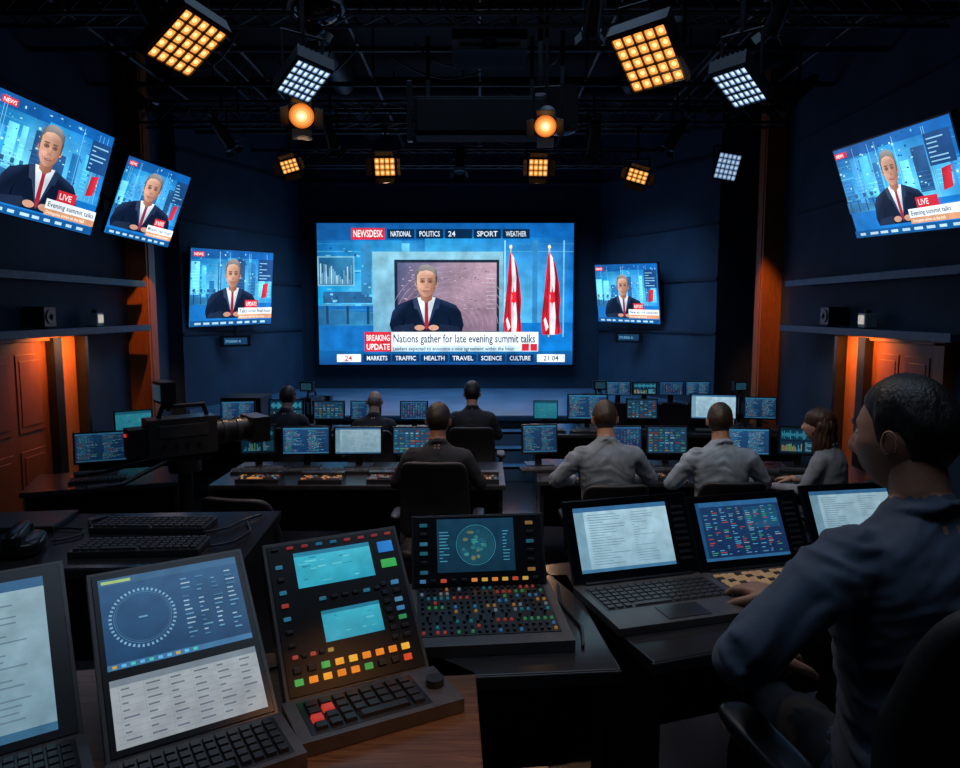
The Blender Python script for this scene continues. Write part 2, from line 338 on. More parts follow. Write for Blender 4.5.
        mb.p2([(.85*W,.36*H),(.92*W,.38*H),(.94*W,.58*H),(.87*W,.56*H)],[G((.45,.015,.03)),G((.6,.02,.04)),G((.7,.03,.05)),G((.4,.01,.03))])
        x0=.52+.06*rr.random(); t1,t2_,t3=rr.choice([('LIVE','Evening summit talks','Delegates arrive at the hall'),('24 NEWS','Ministers meet tonight','Vote is due before midnight'),('UPDATE','Talks enter final hour','Markets react to the news'),('REPORT','New accord expected','Full coverage at nine')])
        r(x0+.08,.235,x0+.25,.34,(.6,.02,.04)); mb.t2(t1,(x0+.095)*W,.26*H,.08*H,G((.9,.85,.85)),.14*W)
        r(x0,.145,1.0,.235,(.8,.88,.94)); mb.t2(t2_,(x0+.015)*W,.168*H,.066*H,G((.02,.04,.1)),(.97-x0)*W)
        r(x0,.085,1.0,.145,(.62,.3,.16)); mb.t2(t3,(x0+.015)*W,.1*H,.042*H,G((.9,.8,.7)),(.95-x0)*W); r(0,0,1,.075,(.005,.08,.26))
        for i in range(9): r(.05+i*.1,.022,.10+rr.random()*.03+i*.1,.05,(.4,.6,.75))
        r(.02,.90,.14,.96,(.6,.02,.04)); mb.t2('NEWS',.03*W,.912*H,.05*H,G((.9,.85,.85)),.10*W)
def display(mb,W,H,kind,seed=1,g=1.0):
    rr=random.Random(seed); G=lambda c: tuple(k*g for k in c)
    r=lambda a,b,c,d,col: mb.r2(a*W,b*H,c*W,d*H,[G(k) for k in col] if isinstance(col[0],tuple) else G(col))
    if kind=='code':
        r(0,0,1,1,[(.006,.03,.09),(.005,.028,.08),(.01,.05,.13),(.012,.06,.16)]); r(0,.94,1,1,(.03,.16,.3)); r(0,0,1,.045,(.03,.14,.26))
        for c in range(2):
            for j in range(21):
                y=.895-j*.04; x=.03+c*.5+.02*rr.randint(0,2); e=c*.5+.44*(.4+.6*rr.random())
                while x<e:
                    w=.01+rr.random()*.05; r(x,y,min(x+w,.98),y+.015,rr.choice([(.05,.24,.42),(.10,.36,.52),(.04,.15,.28),(.25,.32,.38),(.28,.10,.04),(.05,.28,.14)])); x+=w+.012
    elif kind=='term':
        r(0,0,1,1,[(.006,.02,.07),(.006,.02,.07),(.01,.035,.10),(.01,.035,.10)]); r(0,.92,1,1,(.02,.10,.24)); r(0,0,.04,1,(.01,.06,.15)); r(0,0,1,.05,(.02,.10,.22)); r(.55,.5,.96,.88,(.01,.06,.13))
        for j in range(24):
            y=.87-j*.034
            for c in range(9):
                if rr.random()<.62: r(.07+c*.10,y,.07+c*.10+.015+rr.random()*.06,y+.013,rr.choice([(.06,.3,.5),(.35,.05,.03),(.04,.25,.12),(.25,.3,.33),(.08,.22,.34)]))
    elif kind=='wave':
        r(0,0,1,1,[(.003,.015,.03)]*4); r(.03,.52,.97,.92,(.005,.035,.07)); r(.03,.06,.60,.46,(.005,.03,.06)); r(.64,.06,.97,.46,(.01,.06,.10))
        for i in range(34): h=.04+.15*abs(math.sin(i*.5+seed))*rr.random(); r(.05+i*.027,.72-h,.065+i*.027,.72+h,(.04,.30,.42))
        for i in range(14): r(.05+i*.038,.08,.075+i*.038,.08+rr.random()*.33,rr.choice([(.05,.35,.2),(.05,.25,.4),(.35,.2,.04)]))
        for j in range(6): r(.66,.10+j*.058,.66+rr.random()*.28,.125+j*.058,(.15,.35,.45))
    elif kind=='doc':
        r(0,0,1,1,[(.30,.50,.62),(.28,.48,.60),(.42,.64,.76),(.44,.68,.80)]); r(0,.93,1,1,(.04,.16,.34)); r(0,0,1,.05,(.06,.2,.36)); r(.0,.05,.1,.93,(.20,.38,.50))
        for j in range(20):
            y=.87-j*.04; r(.14,y,.14+.15+rr.random()*.25,y+.010,(.16,.28,.38)); r(.6,y,.6+rr.random()*.25,y+.010,(.2,.32,.42))
    elif kind=='radar':
        r(0,0,1,1,[(.010,.042,.11),(.009,.04,.10),(.02,.08,.18),(.02,.075,.17)]); r(0,.92,1,1,(.03,.10,.2)); r(.02,.94,.22,.975,(.3,.45,.15)); r(0,0,1,.06,(.04,.14,.28))
        for i in range(10): r(.03+i*.06,.015,.06+i*.06,.045,rr.choice([(.5,.3,.05),(.1,.4,.7),(.05,.5,.4)]))
        R0=.33*H; cx,cy=.27*W,.5*H
        for k in range(44):
            A=k/44; mb.ring2(cx,cy,R0,.030*H,G((.16,.34,.5)),2,A,A+.010)
        mb.ring2(cx,cy,R0*.86,.005*H,G((.07,.18,.3))); mb.ring2(cx,cy,R0*.80,.004*H,G((.05,.13,.22)))
        r(.24,.49,.30,.51,(.1,.25,.4))
        for c in range(4):
            for j in range(14):
                if rr.random()<.85: r(.56+c*.11,.83-j*.052,.56+c*.11+.02+rr.random()*.05,.845-j*.052,rr.choice([(.10,.26,.4),(.26,.4,.5),(.05,.15,.25)]))
    elif kind=='table':
        r(0,0,1,1,[(.34,.38,.41),(.32,.36,.39),(.40,.45,.49),(.38,.43,.47)]); r(0,.9,1,1,(.2,.25,.3))
        for j in range(8): r(.02,.06+j*.105,.98,.064+j*.105,(.2,.25,.3))
        for c in range(6):
            r(.05+c*.16,.04,.052+c*.16,.95,(.25,.3,.34))
            for j in range(8): r(.065+c*.16,.09+j*.105,.065+c*.16+.03+rr.random()*.07,.115+j*.105,(.14,.17,.22))
    elif kind=='globe':
        r(0,0,1,1,[(.004,.02,.04),(.004,.02,.04),(.006,.03,.06),(.006,.03,.06)])
        mb.e2(.5*W,.5*H,.36*H,.36*H,G((.008,.05,.08)),30)
        for i in range(30):
            a=rr.random()*6.28;q=rr.random()*.27*H; mb.e2(.5*W+q*math.cos(a),.5*H+q*math.sin(a),.02*H+rr.random()*.06*H,.015*H+rr.random()*.035*H,G(rr.choice([(.02,.12,.13),(.03,.18,.17),(.01,.07,.11),(.10,.12,.06)])),9)
        mb.ring2(.5*W,.5*H,.38*H,.008*H,G((.03,.22,.3)))
        for j in range(10): r(.03,.2+j*.06,.06+rr.random()*.1,.215+j*.06,(.04,.22,.3)); r(.85,.2+j*.06,.88+rr.random()*.08,.215+j*.06,(.04,.22,.3))
    elif kind=='cyan':
        r(0,0,1,1,[(.03,.36,.5),(.02,.33,.48),(.06,.5,.65),(.04,.42,.58)]); r(0,.88,1,1,(.02,.2,.32))
        for i in range(14): x=rr.random()*.8;y=.1+rr.random()*.7; r(x,y,x+.03+rr.random()*.12,y+.012+rr.random()*.03,rr.choice([(.05,.44,.56),(.02,.24,.36),(.14,.6,.7)]))
    elif kind=='mix':
        r(0,0,1,1,(.012,.045,.09))
        for j in range(9):
            for i in range(7):
                if rr.random()<.8: r(.03+i*.138,.06+j*.1,.03+i*.138+.05+rr.random()*.07,.06+j*.1+.05,rr.choice([(.03,.2,.36),(.15,.3,.4),(.18,.03,.025),(.05,.2,.12),(.02,.1,.2),(.2,.11,.03),(.02,.1,.2)]))
# ---------- generic objects ----------
def keys(mb,cx,cy,w,d,z,cols,rows,m='key_black',h=.006,colf=None):
    kw=w/cols;kd=d/rows
    for j in range(rows):
        i=0
        while i<cols:
            span=1
            if j==0 and i==3: span=min(5,cols-4)
            c=colf(i,j) if colf else None
            mb.box((cx-w/2+kw*(i+span/2),cy-d/2+kd*(j+.5),z+h/2),(kw*span*.84 if span==1 else kw*span-kw*.16,kd*.82,h),m if c is None else 'display_pixels',col=c,top=.86); i+=span
PZ=.00004
def laptop(name,P,w,h,kind,seed,g=1,basecol='grey_plastic',depth=.29,colf=None):
    mb=MB(); M=pose(*P); Mi=zrot(P[0],P[1],P[2],P[3])
    L=(Mi.inverted()@M)
    mb.M=L; mb.box((0,0,-.006),(w,h,.012),'black_plastic'); mb.box((0,.0,.0005),(w*.985,h*.98,.002),'glass_black')
    mb.M=L@Matrix.Translation((-w*.43,-h*.38,.002)); mb.dz=PZ; display(mb,w*.74,h*.78,kind,seed,g)
    mb.M=L
    for j in range(9): mb.box((w*.40,-h*.32+j*h*.08,.002),(w*.10,h*.035,.003),'dark_plastic')
    hb=L@V((0,-h/2,0)); mb.M=Matrix.Translation(hb)
    mb.cyl((-w*.42,0,-.004),(w*.42,0,-.004),.009,'black_plastic')
    mb.box((0,-depth/2,-.014),(w*1.02,depth,.022),basecol); mb.box((0,-depth*.36,-.003),(w*.92,depth*.52,.002),'dark_plastic')
    keys(mb,0,-depth*.36,w*.9,depth*.5,-.003,15,6,'key_grey',.005,colf)
    mb.box((0,-depth*.81,-.002),(w*.3,depth*.27,.002),'dark_plastic')
    return mb.obj(name,M=Mi,bevel=.0015)
def monitor(name,x,y,z,yaw,w,h,kind,seed,g=1,tilt=-6,kb=True):
    mb=MB(); T=Matrix.Translation((0,0,.10+h/2))
    mb.M=T@Matrix.Rotation(math.radians(tilt),4,'X')@B4
    mb.box((0,0,-.016),(w,h,.03),'black_plastic'); mb.box((0,0,-.045),(w*.5,h*.5,.04),'black_plastic')
    mb.M=mb.M@Matrix.Translation((-w*.46,-h*.43,.0005)); mb.dz=.00006; display(mb,w*.92,h*.88,kind,seed,g)
    mb.M=Matrix.Identity(4)
    mb.box((0,.05,.075),(.06,.02,.15),'black_plastic'); mb.box((0,.03,.006),(.24,.17,.012),'black_plastic')
    if kb:
        mb.box((0,-.22,.012),(.42,.14,.02),'dark_plastic'); keys(mb,0,-.22,.40,.12,.022,14,5,'key_grey',.007)
    return mb.obj(name,M=zrot(x,y,z,yaw),bevel=.003)
def desk(name,cx,cy,w,d,yaw,ztop,zf,top='desk_black',panel=True,skip=()):
    mb=MB(); H=ztop-zf
    mb.box((0,0,H-.02),(w,d,.04),top); mb.box((0,-d/2+.003,H-.02),(w+.004,.012,.034),'dark_plastic')
    for sx in(-1,1):
        mb.box((sx*(w/2-.04),0,(H-.04)/2),(.035,d*.86,H-.04),'desk_black')
    if panel: mb.box((0,d/2-.06,(H-.04)/2+.06),(w-.08,.025,H-.2),'desk_black')
    mb.box((0,d*.2,H-.09),(w*.8,.12,.05),'black_metal')
    n=max(1,int(w/1.2))
    for i in range(1,n): mb.box((-w/2+w*i/n,0,(H-.04)/2),(.03,d*.8,H-.04),'desk_black')
    for i in range(n): mb.cyl((-w/2+w*(i+.5)/n,d*.38,H),(-w/2+w*(i+.5)/n,d*.38,H+.004),.035,'black_plastic',n=18)
    return mb.obj(name,M=zrot(cx,cy,zf,yaw),bevel=.004)
def chair(x,y,z,yaw,top=1.02,hw=.24,ax=.29,az=.66,name='office_chair',s=1):
    mb=MB(); f='chair_fabric'
    mb.sup((0,.0,.41),(2*hw+.03,.50,.09),f,.35,.45,32,14,fn=lambda p: V((p.x,p.y,p.z-.05*max(0,p.y-.15))))
    hb=top-.55
    mb.sup((0,-.27,.55+hb/2),(2*hw,.07,hb),f,.3,.4,32,20,fn=lambda p:V((p.x*(1-.10*(p.z/hb+.5)),p.y+1.0*p.x*p.x-.10*(p.z/hb)+.03*math.cos(p.z/hb*6),p.z)))
    mb.tube([(0,-.1,.37),(0,-.31,.38),(0,-.335,.5),(0,-.325,.75)],.022,'black_metal')
    mb.box((0,0,.365),(.24,.26,.03),'black_metal')
    for sx in(-1,1):
        mb.tube([(sx*(hw-.04),.0,.385),(sx*ax,.0,.385),(sx*ax,.02,az-.04)],.017,'black_plastic')
        mb.sup((sx*ax,.03,az-.015),(.085,.28,.04),'black_plastic',.4,.5,20,10)
    mb.cyl((0,0,.1),(0,0,.37),.028,'black_metal')
    for k in range(5):
        A=math.radians(72*k+18); c,s_=math.cos(A),math.sin(A)
        mb.limb([(0,0,.11),(c*.28,s_*.28,.075)],[.028,.018],'black_plastic',8,3)
        for q in(-.014,.014): mb.cyl((c*.28-s_*q,s_*.28+c*q,.029),(c*.28-s_*(q*1.8),s_*.28+c*(q*1.8),.029),.029,'black_plastic')
    return mb.obj(name,M=zrot(x,y,z,yaw,s))
# ---------- people ----------
def bake(mb,name,voxel,its,wr=0,wrm=()):
    me0=mb.mesh('tmp'); o=bpy.data.objects.new('tmp',me0); sc.collection.objects.link(o)
    m=o.modifiers.new('r','REMESH'); m.mode='VOXEL'; m.voxel_size=voxel; m.use_smooth_shade=True
    s=o.modifiers.new('s','SMOOTH'); s.factor=.5; s.iterations=its
    dg=bpy.context.evaluated_depsgraph_get(); me=bpy.data.meshes.new_from_object(o.evaluated_get(dg)); me.name=name
    lab=[None]*len(mb.v)
    for f in mb.f:
        for i in f[0]: lab[i]=f[1]
    kd=KDTree(len(mb.v))
    for i,p in enumerate(mb.v): kd.insert(p,i)
    kd.balance(); ms=[]
    for l in lab:
        if l and l not in ms: ms.append(l)
    me.materials.clear()
    for l in ms: me.materials.append(MATS[l])
    for p in me.polygons:
        p.use_smooth=True; p.material_index=ms.index(lab[kd.find(p.center)[1]])
    if wr:
        N=[v.normal.copy() for v in me.vertices]
        for v,n in zip(me.vertices,N):
            l=lab[kd.find(v.co)[1]]
            if l in wrm:
                c=v.co; w=noise.noise(c*5)*.12
                q=V((c.x*7+w*6,c.y*7,c.z*19+abs(c.x)*9+w*20)); a=(1-abs(noise.noise(q))*2.4); a=a if a>0 else a*.4
                b=noise.noise(q*2.1)
                v.co+=n*wr*(a*.9+b*.45-.3)
    bpy.data.objects.remove(o); bpy.data.meshes.remove(me0); me.update(); return me
def hand_mesh(name,skin,wr,d,up,side,curl=25,spread=1.0):
    mb=MB(); wr=V(wr);d=V(d).normalized();up=V(up); up=(up-d*up.dot(d)).normalized(); sd=d.cross(up)
    if sd.dot(V(side))<0: sd=-sd
    Rm=Matrix((sd,d,up)).transposed()
    mb.limb([wr-d*.04,wr+d*.02],[.026,.027],skin,12,3)
    mb.sup(wr+d*.055,(.082,.10,.032),skin,.7,.6,20,12,R=Rm)
    for off,L,k in((.030,.070,1.0),(.010,.079,1.05),(-.011,.073,1.1),(-.031,.056,1.2)):
        p=wr+d*.088+sd*off+up*.002; a=math.radians(curl*.4*k); pts=[p-d*.02,p]
        dr=(d+sd*off*3*spread).normalized()
        for fr in(.44,.31,.25):
            v=dr*math.cos(a)-up*math.sin(a); p=p+v*L*fr; pts.append(p); a+=math.radians(curl*k)
        mb.limb(pts,[.010,.0105,.0092,.0085,.0072],skin,10,4)
    p=wr+d*.028+sd*.026; v=(d*.62+sd*.72-up*.25).normalized(); p1=p+v*.045; v2=(d*.85+sd*.35-up*.3).normalized(); p2=p1+v2*.032; p3=p2+(v2-up*.2).normalized()*.024
    mb.limb([p-v*.01,p1,p2,p3],[.017,.0125,.011,.0085],skin,10,4)
    return bake(mb,name,.0035,3)
def headobj(parent,pos,yaw,pitch,skin,hair,style='short',res=1.0,scale=1.0):
    a,b,c=.076,.097,.118; nu=int(72*res);nv=int(56*res)
    g=lambda x,s: math.exp(-(x/s)**2)
    def surf(t,ph):
        x=a*math.sin(t)*math.cos(ph); y=b*math.cos(t)*math.cos(ph); z=c*math.sin(ph)
        s=max(0,-z/c)
        x*=1-.30*s**1.6
        if y<0: y*=1-.5*s**1.2; y-=.006*g(z-.03,.05)
        else:
            y=y*(1+.12*s)
            fr=max(0,math.cos(t))
            y+=.004*g(z-.03,.010)*g(x,.05)*fr
            y-=.011*g(abs(x)-.031,.014)*g(z-.010,.012)*fr
            nz=g(z+.028,.016) if z<-.028 else g(z+.028,.035)
            y+=.025*g(x,.012 if z>-.02 else .015)*nz*fr
            y+=.006*g(x,.020)*(g(z+.058,.006)+g(z+.070,.006))*fr
            y+=.010*g(x,.022)*g(z+.100,.016)*fr
            x+=math.copysign(.004,x)*g(z+.01,.02)*g(abs(x)-.055,.02) if abs(x)>1e-4 else 0
        return V((x,y,z))
    e=bpy.data.objects.new('head',None); sc.collection.objects.link(e); e.parent=parent
    e.matrix_local=Matrix.Translation(pos)@Matrix.Rotation(math.radians(yaw),4,'Z')@Matrix.Rotation(math.radians(pitch),4,'X')@Matrix.Scale(scale,4)
    mb=MB(); vs=[];fs=[]
    for j in range(nv+1):
        ph=-math.pi/2+math.pi*j/nv
        for i in range(nu): vs.append(surf(2*math.pi*i/nu,ph))
    for j in range(nv):
        for i in range(nu): fs.append((j*nu+i,j*nu+(i+1)%nu,(j+1)*nu+(i+1)%nu,(j+1)*nu+i))
    mb.add(vs,fs,skin,True)
    for k,f in enumerate(mb.f):
        q=V(mb.v[f[0][0]])
        if q.y>.06 and abs(q.x)<.024 and -.078<q.z<-.053: mb.f[k]=(f[0],'lips',True,None)
    for sx in(-1,1):
        mb.sup((sx*.031,.075,.010),(.024,.022,.020),'eye_white',nu=14,nv=10); mb.sup((sx*.031,.0845,.010),(.011,.006,.011),'eye_dark',nu=10,nv=8)
        mb.limb([(sx*.016,.096,.030),(sx*.032,.094,.035),(sx*.048,.083,.030)],[.003,.0035,.002],hair,6,3)
        if style!='long':
            Re=Matrix.Rotation(sx*math.radians(-22),3,'Z')
            mb.sup((sx*.079,-.006,-.006),(.012,.030,.052),skin,nu=14,nv=12,R=Re)
            pts=[V((sx*.084,-.008+.015*math.cos(q),-.003+.025*math.sin(q))) for q in [math.radians(d_) for d_ in(-60,-20,20,60,100,140,180,220)]]
            mb.limb([p+V((sx*.004,-.004,0)) for p in pts],[.003]*8,skin,6,2)
    mb.limb([(0,-.012,-.05),(0,-.022,-.13)],[.052,.050],skin,16,4)
    mb.obj('face',parent=e)
    hl=[(0,.064),(35,.060),(60,.044),(72,.022),(80,-.020),(88,-.026),(96,.010),(108,-.008),(120,-.055),(150,-.088),(180,-.094)]
    hb=MB(); vs=[]
    for j in range(nv+1):
        ph=-math.pi/2+math.pi*j/nv
        for i in range(nu):
            t=2*math.pi*i/nu; td=math.degrees(t); td=min(td,360-td); p=surf(t,ph)
            for (t0,h0),(t1,h1) in zip(hl[:-1],hl[1:]):
                if t0<=td<=t1: h=h0+(h1-h0)*(td-t0)/(t1-t0)
            h+=.004*noise.noise(V((math.cos(t)*6,math.sin(t)*6,ph*4)))
            k=max(0,min(1,(p.z-h)/.020)); k=k*k*(3-2*k)
            if style=='bald' and p.z>.045: k*=max(0,1-(p.z-.045)/.015)
            fade=max(.12,min(1,(p.z-h)/.075))
            thick=.012 if style!='bald' else .003
            top=max(0,p.z/.118)
            n=V((p.x/a/a,p.y/b/b,p.z/c/c)).normalized()
            tuft=noise.noise(V((math.cos(t)*9,math.sin(t)*9,ph*3)))*(1-abs(math.sin(ph))**4)
            off=-.008+k*(thick*fade+.0085+.007*top*(style!='bald'))+k*fade*.0018*tuft+k*fade*.0024*noise.noise(p*26)
            vs.append(p+n*off)
    hb.add(vs,fs,hair,True)
    if style=='long':
        def lk(p):
            A=math.atan2(p.y,p.x); r_=1+(.05*math.sin(A*11+p.z*22)+.03*math.sin(A*23-p.z*35)); w=1-.10*(p.z>0)*p.z/.19
            return V((p.x*r_*w+.006*math.sin(p.z*45),p.y*r_+.005*math.sin(p.z*50),p.z+.012*math.sin(A*7)*(p.z<-.12)))
        hb.sup((0,-.042,-.085),(.225,.155,.40),hair,.75,.9,88,30,fn=lk)
        hb.sup((0,-.01,.045),(.185,.215,.18),hair,1,1,60,18,fn=lambda p: V((p.x*(1+.025*math.sin(p.y*160)),p.y,p.z*(1+.02*math.sin(p.x*200)))))
    hb.obj('hair',parent=e)
def person(name,M,shirt,skin='skin',hair='hair_dark',style='short',voxel=.013,elL=(-.27,.10,.82),wrL=(-.18,.34,.79),elR=(.27,.10,.82),wrR=(.18,.34,.79),
           lean=0,hyaw=0,hpitch=0,hd=((0,1,-.1),(0,1,-.1)),curl=(22,22),res=.8,wr=.005,slim=1.0,knee_y=.46,handup=((0,0,1),(0,0,1)),armk=1.0):
    E=empty(name,M); mb=MB()
    def sh(p):
        z=p[2]; k=max(0,(z-.5))/.6; return V((p[0],p[1]+lean*k,z))
    n=28
    secs=[(.45,0,-.0,.17,.13),(.50,0,-.0,.185,.145),(.58,0,-.01,.178,.135),(.68,0,-.01,.158,.118),(.76,0,.0,.156,.114),(.86,0,.0,.172,.122),(.95,0,-.005,.186,.122),(1.01,0,-.012,.192,.108),(1.05,0,-.018,.175,.088),(1.085,0,-.018,.125,.070),(1.11,0,-.012,.085,.062)]
    rings=[]
    fine=[]
    for q0,q1 in zip(secs[:-1],secs[1:]):
        for k in range(4): fine.append([q0[i]+(q1[i]-q0[i])*k/4 for i in range(5)])
    fine.append(list(secs[-1]))
    for z,cx,cy,rx,ry in fine:
        rg=[]
        for i in range(n):
            A=2*math.pi*i/n; c_,s_=math.cos(A),math.sin(A); e_=.86
            rg.append(sh((cx+rx*slim*math.copysign(abs(c_)**e_,c_),cy+ry*math.copysign(abs(s_)**e_,s_),z)))
        rings.append(rg)
    mb.loft(rings,shirt)
    nk0=sh((0,-.012,1.08)); nk1=sh((0,.012,1.20))
    mb.limb([nk0,nk1],[.060,.054],skin,16,5)
    for i in range(20):
        A=2*math.pi*i/20; A2=2*math.pi*(i+1)/20
        z=lambda q:1.120-.018*math.sin(q)
        mb.limb([sh((.065*math.cos(A),-.008+.063*math.sin(A),z(A))),sh((.065*math.cos(A2),-.008+.063*math.sin(A2),z(A2)))],[.013,.013],shirt,8,2)
    for sx,el,wv in((-1,elL,wrL),(1,elR,wrR)):
        s0=sh((sx*.175*slim,-.012,1.015)); el=V(el);wv=V(wv)
        inner=sh((sx*.09,-.012,1.04))
        k=armk
        mb.limb([inner,s0,s0.lerp(el,.35),s0.lerp(el,.7),el,el.lerp(wv,.3),el.lerp(wv,.7),wv],[.055,.066*k,.060*k,.052*k,.047*k,.047*k,.040*k,.034*k],shirt,18,5)
        u=(wv-el).normalized(); mb.limb([wv-u*.045,wv],[.039*k,.037*k],shirt,16,3)
    for sx in(-1,1):
        hp=V((sx*.09,.0,.53)); kn=V((sx*.13,knee_y,.53)); an=V((sx*.13,knee_y+.02,.10))
        mb.limb([hp,hp.lerp(kn,.5),kn],[.088,.078,.060],'trousers_dark',16,6)
        mb.limb([kn,kn.lerp(an,.35)+V((0,-.015,0)),an],[.060,.058,.042],'trousers_dark',14,6)
        mb.limb([an+V((0,-.03,-.05)),an+V((.01*sx,.07,-.06)),an+V((.015*sx,.17,-.068))],[.042,.040,.030],'shoe_black',12,4)
    me=bake(mb,'body',voxel,3,wr,(shirt,'trousers_dark'))
    o=bpy.data.objects.new('body',me); sc.collection.objects.link(o); o.parent=E
    for i,(wv,d,cu,u,nm) in enumerate(((wrL,hd[0],curl[0],handup[0],'hand_left'),(wrR,hd[1],curl[1],handup[1],'hand_right'))):
        me=hand_mesh(nm,skin,V(wv)+V(d).normalized()*.02,d,u,(1,0,0) if i==0 else (-1,0,0),cu)
        o=bpy.data.objects.new(nm,me); sc.collection.objects.link(o); o.parent=E
    headobj(E,sh((0,.045,1.255)),hyaw,hpitch,skin,hair,style,res)
    return E
# ---------- room ----------
CZ=5.4
def wall(name,p0,p1,z0,z1,m,t=.12):
    p0=V((p0[0],p0[1],0));p1=V((p1[0],p1[1],0)); d=(p1-p0); n=V((d.y,-d.x,0)).normalized()
    mb=MB(); q=[p0,p1,p1+n*t,p0+n*t]; mb.prism([(a.x,a.y) for a in q],z0,z1,m); return mb.obj(name)
LX,RX=-4.4,4.0
def fl(name,x0,y0,x1,y1,z0,z1,m):
    mb=MB(); mb.box(((x0+x1)/2,(y0+y1)/2,(z0+z1)/2),(x1-x0,y1-y0,z1-z0),m); return mb.obj(name)
fl('floor',LX,-1.6,RX,13.2,-.12,0,'floor_dark')
fl('riser_platform',LX+.01,-1.5,RX-.01,3.05,0.0,.5,'floor_dark')
fl('ceiling',LX-.1,-1.6,RX+.1,13.2,CZ,CZ+.1,'ceiling_black')
wall('wall_left',(LX,10.2),(LX,-1.6),0,CZ,'wall_navy')
wall('wall_right',(RX,-1.6),(RX,10.6),0,CZ,'wall_navy')
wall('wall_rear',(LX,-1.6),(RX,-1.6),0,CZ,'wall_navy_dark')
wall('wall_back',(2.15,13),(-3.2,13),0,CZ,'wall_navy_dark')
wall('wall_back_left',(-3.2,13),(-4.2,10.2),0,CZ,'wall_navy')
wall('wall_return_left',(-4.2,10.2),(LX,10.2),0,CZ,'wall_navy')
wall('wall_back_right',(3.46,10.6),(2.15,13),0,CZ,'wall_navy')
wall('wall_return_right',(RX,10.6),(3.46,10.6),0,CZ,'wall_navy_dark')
mb=MB(); sp=[(-3.9,9.6),(3.5,9.6),(3.4,10.6),(2.15,12.98),(-3.2,12.98),(-4.15,10.2)]
mb.prism(sp,0,.66,'desk_black'); mb.prism([(x*1.0,y) for x,y in sp],.66,.68,'stage_floor')
mb.box((-.2,9.58,.64),(7.3,.03,.05),'ledge_blue'); mb.obj('stage_platform')
mb=MB()
for i in range(3): mb.box((.35,9.5-.28*(i+.5)+.05,(.51-.17*i)/2),(1.0,.28,.51-.17*i),'stage_floor'); mb.box((.35,9.5-.28*(i+1)+.06,.51-.17*i-.01),(1.0,.02,.03),'ledge_blue')
mb.obj('stage_steps')
def strip(name,p0,p1,z,h,d,m):
    p0=V((p0[0],p0[1],0));p1=V((p1[0],p1[1],0)); dd=(p1-p0).normalized(); n=V((-dd.y,dd.x,0))
    mb=MB(); mb.prism([(a.x,a.y) for a in(p0,p1,p1+n*d,p0+n*d)],z-h/2,z+h/2,m); return mb.obj(name)
k=1
for (a,b) in(((-3.2,12.98),(-4.2,10.2)),((3.46,10.6),(2.13,12.98)),((2.1,12.99),(-3.2,12.99))):
    for z,h in((2.55,.05),(3.35,.03),(1.75,.03),(4.3,.05)):
        if a[0]==2.1 and z<4: continue
        strip('trim_%d'%k,a,b,z,h,.025,'wall_navy_dark' if a[0]!=2.1 else 'wall_navy'); k+=1
